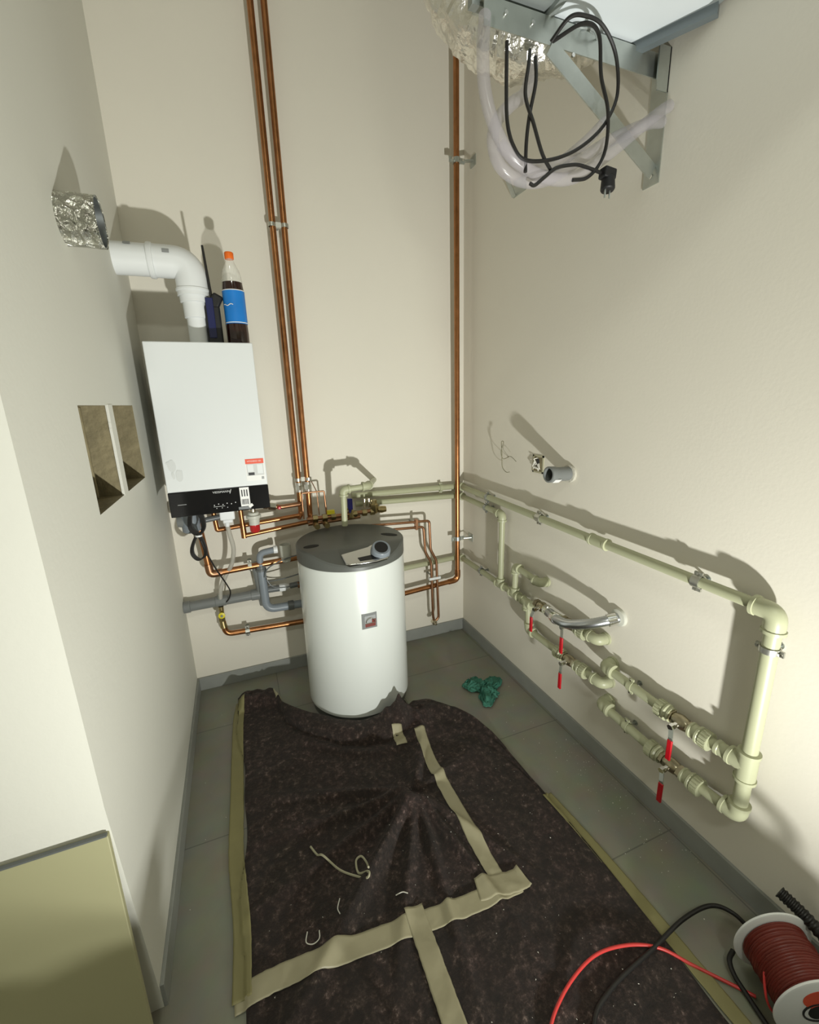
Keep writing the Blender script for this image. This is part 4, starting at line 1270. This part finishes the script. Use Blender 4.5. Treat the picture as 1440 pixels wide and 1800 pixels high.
# black cord with plug
bc = thing('plug_cord', 'black mains cord looped over the bracket ending in a plug', 'cord', (-.4, -1.28, 2.04))
b = MB()
yb = -1.275
def cpt(x, z, dy=0):
    return V(x, yb + dy, z)
rc = .0045
b.tube(spline([cpt(-.430, 2.358, .03), cpt(-.41, 2.385, -.01), cpt(-.37, 2.392, -.02), cpt(-.315, 2.385, -.02), cpt(-.258, 2.345, -.01), cpt(-.232, 2.275), cpt(-.255, 2.215), cpt(-.30, 2.165), cpt(-.37, 2.118), cpt(-.45, 2.088), cpt(-.52, 2.080), cpt(-.553, 2.105), cpt(-.572, 2.15), cpt(-.577, 2.22), cpt(-.578, 2.31)], 10), rc, 8)
b.tube(spline([cpt(-.425, 2.360, .03), cpt(-.37, 2.380, -.015), cpt(-.325, 2.365, -.02), cpt(-.30, 2.29, -.01), cpt(-.272, 2.22, -.012), cpt(-.258, 2.15), cpt(-.280, 2.10), cpt(-.318, 2.066), cpt(-.365, 2.055)], 10), rc, 8)
b.tube(spline([cpt(-.485, 2.335, .04), cpt(-.515, 2.28), cpt(-.522, 2.215), cpt(-.50, 2.16, -.005), cpt(-.465, 2.10), cpt(-.432, 2.07, .005)], 10), rc, 8)
b.tube(spline([cpt(-.468, 2.325, .04), cpt(-.49, 2.25, .004), cpt(-.505, 2.18, .004), cpt(-.512, 2.12, .004), cpt(-.512, 2.055, .004)], 10), rc, 8)
b.tube(spline([cpt(-.500, 2.030), cpt(-.485, 2.028), cpt(-.455, 2.050), cpt(-.42, 2.075), cpt(-.375, 2.088), cpt(-.345, 2.092), cpt(-.30, 2.088), cpt(-.262, 2.083)], 10), rc, 8)
build('cable', b, 'black', bc)
b = MB(); b.obox((-.250, yb - .004, 2.082), (1, 0, -.1), (0, 1, 0), (.1, 0, 1), .020, .014, .013); b.lathe((-.247, yb - .004, 2.075), (-.12, -.15, -1), [(0, .017), (.030, .019), (.036, .017)], 20); plug = build('plug', b, 'black_soft', bc, bevel=.004)
b = MB()
for s in (-1, 1):
    b.cyl((-.254 + s * .008, yb - .012, 2.042), (-.258 + s * .008, yb - .016, 2.020), .0024, 8)
build('plug_pin', b, 'steel', plug)

# ------------------------------------------------------------------ felt blanket on the floor
XLb, XRb, YE = -1.425, -0.325, -2.45
rear = [(-1.43, -.19), (-1.40, -.175), (-1.32, -.165), (-1.245, -.20), (-1.215, -.33), (-1.16, -.42), (-1.10, -.490), (-1.05, -.530), (-1.0, -.582), (-.90, -.638), (-.82, -.650), (-.74, -.640), (-.68, -.612), (-.60, -.560), (-.52, -.60), (-.44, -.675), (-.385, -.78), (-.352, -.90), (-.335, -1.03), (-.325, -1.16)]
def rear_y(x):
    if x <= rear[0][0]:
        return rear[0][1]
    for (x0, y0), (x1, y1) in zip(rear, rear[1:]):
        if x <= x1:
            return y0 + (y1 - y0) * (x - x0) / (x1 - x0)
    return rear[-1][1]
def left_x(y):
    return -1.420 + .014 * math.sin((y + .1) * 6.5) + .006 * math.sin(y * 17)
WC = V(-.79, -1.075, 0)
rays = [(math.radians(a), am, ln, w) for a, am, ln, w in ((222, .036, .55, .030), (243, .022, .40, .024), (262, .020, .45, .022), (282, .020, .45, .020), (197, .024, .45, .026), (176, .022, .45, .022), (158, .020, .5, .028), (62, .026, .32, .026), (300, .016, .4, .024), (20, .014, .25, .02))]
def ss(a, b_, x):
    t = min(1, max(0, (x - a) / (b_ - a)))
    return t * t * (3 - 2 * t)
def blanket_z(x, y):
    z = .007
    z += .006 * (noise.noise(V(x * 5, y * 5, 0)) + .5) + .0025 * noise.noise(V(x * 17, y * 17, 3))
    dv = rear_y(x) - y
    # roll along the rear edge in front of the tank
    if x < -.62:
        hr = .062 * ss(-1.32, -1.16, x) * (1 - ss(-.74, -.62, x)) + .038 * (1 - ss(-1.3, -1.2, x)) * (1 + .7 * noise.noise(V(x * 22, y * 22, 4)))
        z += hr * math.sqrt(max(0.0, 1 - ((dv - .045) / .078) ** 2))
        z += .016 * ss(-1.3, -1.1, x) * math.exp(-((dv - .175) / .03) ** 2) * (1 + .5 * noise.noise(V(x * 9, 0, 1)))
    # crumpled heap at the tank's right foot
    h = math.exp(-(((x + .690) / .105) ** 2 + ((y + .672) / .062) ** 2))
    z += h * (.45 + .55 * ss(0, .05, dv)) * (.072 + .045 * noise.noise(V(x * 16, y * 16, 7)) + .04 * noise.noise(V(x * 34, y * 34, 2)))
    # rounded shoulder at the rear right corner
    if x > -.62:
        z += .035 * ss(-.62, -.50, x) * math.exp(-((dv - .07) / .06) ** 2) * (1 - .6 * ss(-.42, -.34, x))
        z += .010 * math.sin(dv * 60 + x * 20) * math.exp(-(dv / .18) ** 2) * ss(-.62, -.5, x)
    # puckers running from one point
    v = V(x, y, 0) - WC
    r = v.length
    if r > .02:
        th = math.atan2(v.y, v.x)
        for a, am, ln, w in rays:
            da = (th - a + PI) % (2 * PI) - PI
            if abs(da) < .8:
                off = da * r
                fall = math.exp(-(r / ln) ** 2) * ss(.0, .08, r)
                z += 1.8 * am * fall * math.exp(-(off / (w * .8)) ** 2)
    return max(.004, z)
NX, NY = 150, 210
b = MB()
vs = []
for j in range(NY + 1):
    v = (j / NY) ** 1.15
    for i in range(NX + 1):
        u = i / NX
        x = XLb + (XRb - XLb) * u
        y = rear_y(x) * (1 - v) + YE * v
        xl = left_x(y)
        xx = xl + (XRb + .006 * math.sin(y * 7) - xl) * u
        z = blanket_z(xx, min(y, rear_y(xx)))
        e = min(u * (XRb - XLb), (1 - u) * (XRb - XLb), v * 1.9)
        e = min(u * (XRb - XLb), (1 - u) * (XRb - XLb))
        z = .004 + (z - .004) * (.55 + .45 * ss(0, .025, e)) * (.8 + .2 * ss(0, .025, v * 1.9))
        vs.append(V(xx, y, z))
fs = [(j * (NX + 1) + i, j * (NX + 1) + i + 1, (j + 1) * (NX + 1) + i + 1, (j + 1) * (NX + 1) + i) for j in range(NY) for i in range(NX)]
border = [i for i in range(NX + 1)] + [j * (NX + 1) + NX for j in range(1, NY + 1)] + [NY * (NX + 1) + i for i in range(NX - 1, -1, -1)] + [j * (NX + 1) for j in range(NY - 1, 0, -1)]
nb = len(vs)
for i in border:
    vs.append(V(vs[i].x, vs[i].y, .0008))
for k in range(len(border)):
    k2 = (k + 1) % len(border)
    fs.append((border[k], border[k2], nb + k2, nb + k))
b.add(vs, fs)
bk = thing('floor_blanket', 'dark brown felt protection blanket taped to the floor', 'blanket', (-.87, -1.3, 0))
build('felt_sheet', b, 'felt', bk, ang=180)

def tape(pts, w, name='tape_strip', m='tape', lift=.0034, wig=.002):
    pp = spline(pts, 20)
    mb = MB()
    n = 10
    vs = []
    for i, p in enumerate(pp):
        t = (pp[min(i + 1, len(pp) - 1)] - pp[max(i - 1, 0)]).normalized()
        s = V(-t.y, t.x, 0)
        for k in range(n + 1):
            q = p + s * w * (k / n - .5) * (1 + .06 * noise.noise(V(i * .4, k * .0, 1)))
            inside = (left_x(q.y) < q.x < XRb) and q.y < rear_y(q.x)
            e = min(q.x - left_x(q.y), XRb - q.x, rear_y(q.x) - q.y)
            zz = blanket_z(q.x, q.y) if inside else .0008
            if inside:
                zz = .004 + (zz - .004) * (.55 + .45 * ss(0, .025, e))
            vs.append(V(q.x, q.y, zz + lift + wig * max(0, noise.noise(q * 35))))
    fs = [(i * (n + 1) + k, i * (n + 1) + k + 1, (i + 1) * (n + 1) + k + 1, (i + 1) * (n + 1) + k) for i in range(len(pp) - 1) for k in range(n)]
    mb.add(vs, fs)
    ob = build(name, mb, m, bk, ang=60)
    sm = ob.modifiers.new('thick', 'SOLIDIFY')
    sm.thickness = .0006
    return ob
tape([(-1.455, -1.455, 0), (-1.33, -1.452, 0), (-1.17, -1.462, 0), (-.96, -1.478, 0), (-.80, -1.492, 0), (-.615, -1.500, 0)], .058)
tape([(-.648, -.775, 0), (-.665, -.90, 0), (-.670, -.97, 0), (-.671, -1.17, 0), (-.670, -1.38, 0), (-.667, -1.495, 0)], .050)
tape([(-.948, -1.435, 0), (-.949, -1.57, 0), (-.951, -1.72, 0), (-.953, -1.95, 0), (-.955, -2.3, 0)], .058, lift=.0042)
tape([(-.745, -1.468, 0), (-.62, -1.492, 0), (-.585, -1.487, 0)], .066, lift=.0048)
tape([(-.748, -.745, 0), (-.754, -.83, 0)], .048)
tape([(-1.236, -.225, 0), (-1.232, -.262, 0), (-1.229, -.30, 0)], .030)
tape([(-1.412, -.215, 0), (-1.428, -.35, 0), (-1.436, -.59, 0), (-1.440, -.80, 0), (-1.446, -1.04, 0), (-1.438, -1.18, 0), (-1.432, -1.30, 0), (-1.436, -1.46, 0)], .050, m='tape_olive', lift=.0042)
tape([(-.322, -1.27, 0), (-.312, -1.40, 0), (-.305, -1.53, 0), (-.300, -1.72, 0), (-.300, -1.95, 0), (-.30, -2.3, 0)], .042, m='tape_olive', lift=.0035)

# scrap of stripped cable sheath and cable bits lying on the blanket
def bz(x, y):
    return blanket_z(x, y)
sl = thing('cable_scrap', 'thin pale scrap of cable sheath lying on the blanket', 'scrap', (-1.12, -1.24, .01))
b = MB()
pts = [(-1.205, -1.125), (-1.188, -1.165), (-1.172, -1.188), (-1.13, -1.24), (-1.085, -1.285), (-1.058, -1.328), (-1.05, -1.315), (-1.075, -1.28), (-1.072, -1.235), (-1.052, -1.228), (-1.043, -1.26), (-1.047, -1.305)]
b.tube(spline([(x, y, bz(x, y) + .004) for x, y in pts], 8), .0035, 6)
build('strip', b, 'wire_beige', sl)
for i, (pp, lb_) in enumerate((([(-1.255, -1.375), (-1.262, -1.40), (-1.245, -1.412), (-1.226, -1.405), (-1.222, -1.385)], 'small white curled wire scrap near the long tape'),
                              ([(-1.148, -1.325), (-1.16, -1.35), (-1.158, -1.375)], 'short white fibre curl left of the sheath scrap'),
                              ([(-.985, -1.385), (-.965, -1.39), (-.952, -1.402)], 'tiny white fibre curl above the tape crossing'))):
    b = MB(); b.tube(spline([(x, y, bz(x, y) + .003) for x, y in pp], 6), .0016, 6)
    tag(build('wire_scrap', b, 'crumb', None), lb_, 'scrap', 'small wire scraps')

# green rag
rg = MB()
NRG = 44
vs = []
for j in range(NRG + 1):
    for i in range(NRG + 1):
        u, v = i / NRG * 2 - 1, j / NRG * 2 - 1
        r = max(abs(u), abs(v))
        ang = math.atan2(v, u)
        R = .085 * r * (1 + .35 * math.sin(ang * 3 + 1) + .2 * math.sin(ang * 5))
        q = V(u, v, 0) * 2.4
        z = .006 + .055 * max(0, 1 - r ** 1.4) * (.55 + .5 * noise.noise(q + V(3, 1, 0))) + .018 * abs(noise.noise(q * 2.2)) + .010 * abs(noise.noise(q * 5))
        vs.append(V(-.212 + R * math.cos(ang) + .012 * noise.noise(q * 2), -.625 + R * math.sin(ang) * 1.2 + .012 * noise.noise(q * 2 + V(9, 0, 0)), max(.003, z)))
rg.add(vs, [(j * (NRG + 1) + i, j * (NRG + 1) + i + 1, (j + 1) * (NRG + 1) + i + 1, (j + 1) * (NRG + 1) + i) for j in range(NRG) for i in range(NRG)])
o = build('cleaning_rag', rg, 'rag', None, ang=50)
sm = o.modifiers.new('thick', 'SOLIDIFY'); sm.thickness = .002
tag(o, 'crumpled green cloth rag on the floor right of tank', 'rag')

# ------------------------------------------------------------------ wire reel and cords at lower right
wr = thing('wire_reel', 'white flanged reel of brown red wire at lower right', 'wire reel', (-.155, -1.985, 0))
A0, A1 = V(-.128, -1.925, .100), V(-.182, -2.05, .100)
ad = (A1 - A0).normalized(); AL = (A1 - A0).length
b = MB(); b.lathe(A0, ad, [(-.003, .020), (-.003, .094), (-.001, .097), (.003, .097), (.005, .094), (.005, .02)], 56); build('flange', b, 'white_plastic', wr)
b = MB(); b.lathe(A1, ad, [(-.005, .02), (-.005, .094), (-.003, .097), (.001, .097), (.003, .094), (.003, .02)], 56); nf = build('flange', b, 'white_plastic', wr)
b = MB()
prof = []
n = 22
for k in range(n * 4 + 1):
    d_ = .006 + (AL - .012) * k / (n * 4)
    prof.append((d_, .076 + .0022 * abs(math.sin(PI * k / 4)) + .004 * noise.noise(V(k * .13, 0, 0))))
b.lathe(A0, ad, prof, 48)
build('wound_wire', b, 'red_brown', wr)
u_, w_ = perp(ad)
b = MB()
ell = []
for k in range(32):
    a = 2 * PI * k / 32
    ell.append(A1 + ad * .0034 + V(0, 0, 1) * (.040 + .030 * math.sin(a)) + ad.cross(V(0, 0, 1)) * (.042 * math.cos(a)))
b.add(ell + [p + ad * .0006 for p in ell], [tuple(range(32, 64))] + [(k, (k + 1) % 32, 32 + (k + 1) % 32, 32 + k) for k in range(32)])
build('orange_label', b, 'sticker_red', nf)
b = MB(); b.lathe(A1 + ad * .003, ad, [(0, .022), (.0012, .022)], 28); build('core_hole', b, 'dark_hole', nf)
b = MB(); b.tube([A1 + ad * .004 + V(0, 0, 1) * .028 * math.cos(a) + ad.cross(V(0, 0, 1)) * .034 * math.sin(a) for a in [2 * PI * k / 24 for k in range(24)]], .0022, 6, True); build('flange_ring', b, 'print_black', nf)
b = MB(); b.tube(spline([(-.195, -1.952, .135), (-.225, -1.962, .11), (-.245, -1.985, .07), (-.235, -2.0, .04), (-.215, -2.005, .03)], 10), .0028, 8)
build('loose_turn', b, 'red_wire', wr)

rw = MB()
def fz(x, y):
    return (blanket_z(x, y) if (x < XRb and y < rear_y(x)) else 0.0)
pts = [(-.80, -1.95), (-.76, -1.83), (-.675, -1.772), (-.55, -1.742), (-.442, -1.755), (-.359, -1.793), (-.304, -1.851), (-.249, -1.918), (-.219, -1.955)]
rw.tube(spline([(x, y, fz(x, y) + (.006 if i not in (3, 4) else .012)) for i, (x, y) in enumerate(pts)], 10), .0042, 10)
o = build('red_wire', rw, 'red_wire', None); tag(o, 'bright red wire arching across the blanket to the reel', 'wire')
bw = MB()
pts = [(-.70, -1.98, .012), (-.645, -1.85, .012), (-.547, -1.807, .014), (-.374, -1.787, .014), (-.246, -1.775, .030), (-.150, -1.785, .04), (-.105, -1.82, .035), (-.092, -1.87, .02), (-.10, -1.95, .012), (-.12, -2.1, .010)]
bw.tube(spline([(x, y, max(z, fz(x, y) + .007)) for x, y, z in pts], 10), .0058, 10)
o = build('black_cord', bw, 'black', None); tag(o, 'thick black cord curving over the blanket behind the reel', 'cord')
bw = MB()
pts = [(-.185, -1.875, .02), (-.215, -1.885, .022), (-.232, -1.91, .016), (-.240, -1.95, .010), (-.252, -2.0, .009), (-.27, -2.1, .009)]
bw.tube(spline(pts, 10), .0062, 10)
o = build('black_cord', bw, 'black', None); tag(o, 'short black cord running along the reel left side', 'cord')
cd = MB()
cp_ = spline([(-.066, -1.893, .192), (-.055, -1.96, .172), (-.05, -2.06, .13), (-.06, -2.2, .06), (-.09, -2.4, .020)], 30)
cd.tube(cp_, [.0165 if i % 4 < 2 else .0140 for i in range(len(cp_))], 14)
o = build('corrugated_conduit', cd, 'black', None); tag(o, 'black corrugated conduit leaning at lower right by the wall', 'conduit')

# plaster crumbs scattered on floor and blanket
cr = MB()
random.seed(21)
def crumb(x, y, s, z0):
    p = V(x, y, z0)
    vs = [p + V(random.uniform(-1, 1), random.uniform(-1, 1), random.uniform(0, .9)) * s for _ in range(5)]
    cr.add(vs, [(0, 1, 2), (0, 2, 3), (0, 3, 4), (1, 2, 4), (2, 3, 4), (0, 1, 4)])
for k in range(120):
    y = -1.1 - random.random() * .6
    x = -.02 - abs(random.gauss(0, .08))
    if x > -.30:
        crumb(x, y, random.uniform(.0008, .0022), .0)
for k in range(60):
    x, y = random.uniform(-.30, -.02), random.uniform(-1.9, -.6)
    crumb(x, y, random.uniform(.0008, .003), .0)
for k in range(15):
    crumb(random.uniform(-1.6, -1.46), random.uniform(-1.3, -.2), random.uniform(.0008, .002), .0)
for k in range(190):
    x, y = random.uniform(-1.36, -.36), random.uniform(-2.0, -.9)
    if random.random() < .55:
        x = random.uniform(-.85, -.36)
    crumb(x, y, random.uniform(.0008, .0026), blanket_z(x, y) + .001)
o = build('plaster_crumbs', cr, 'crumb', None, kind='stuff')
tag(o, 'tiny white plaster crumbs scattered over floor and blanket', 'debris')
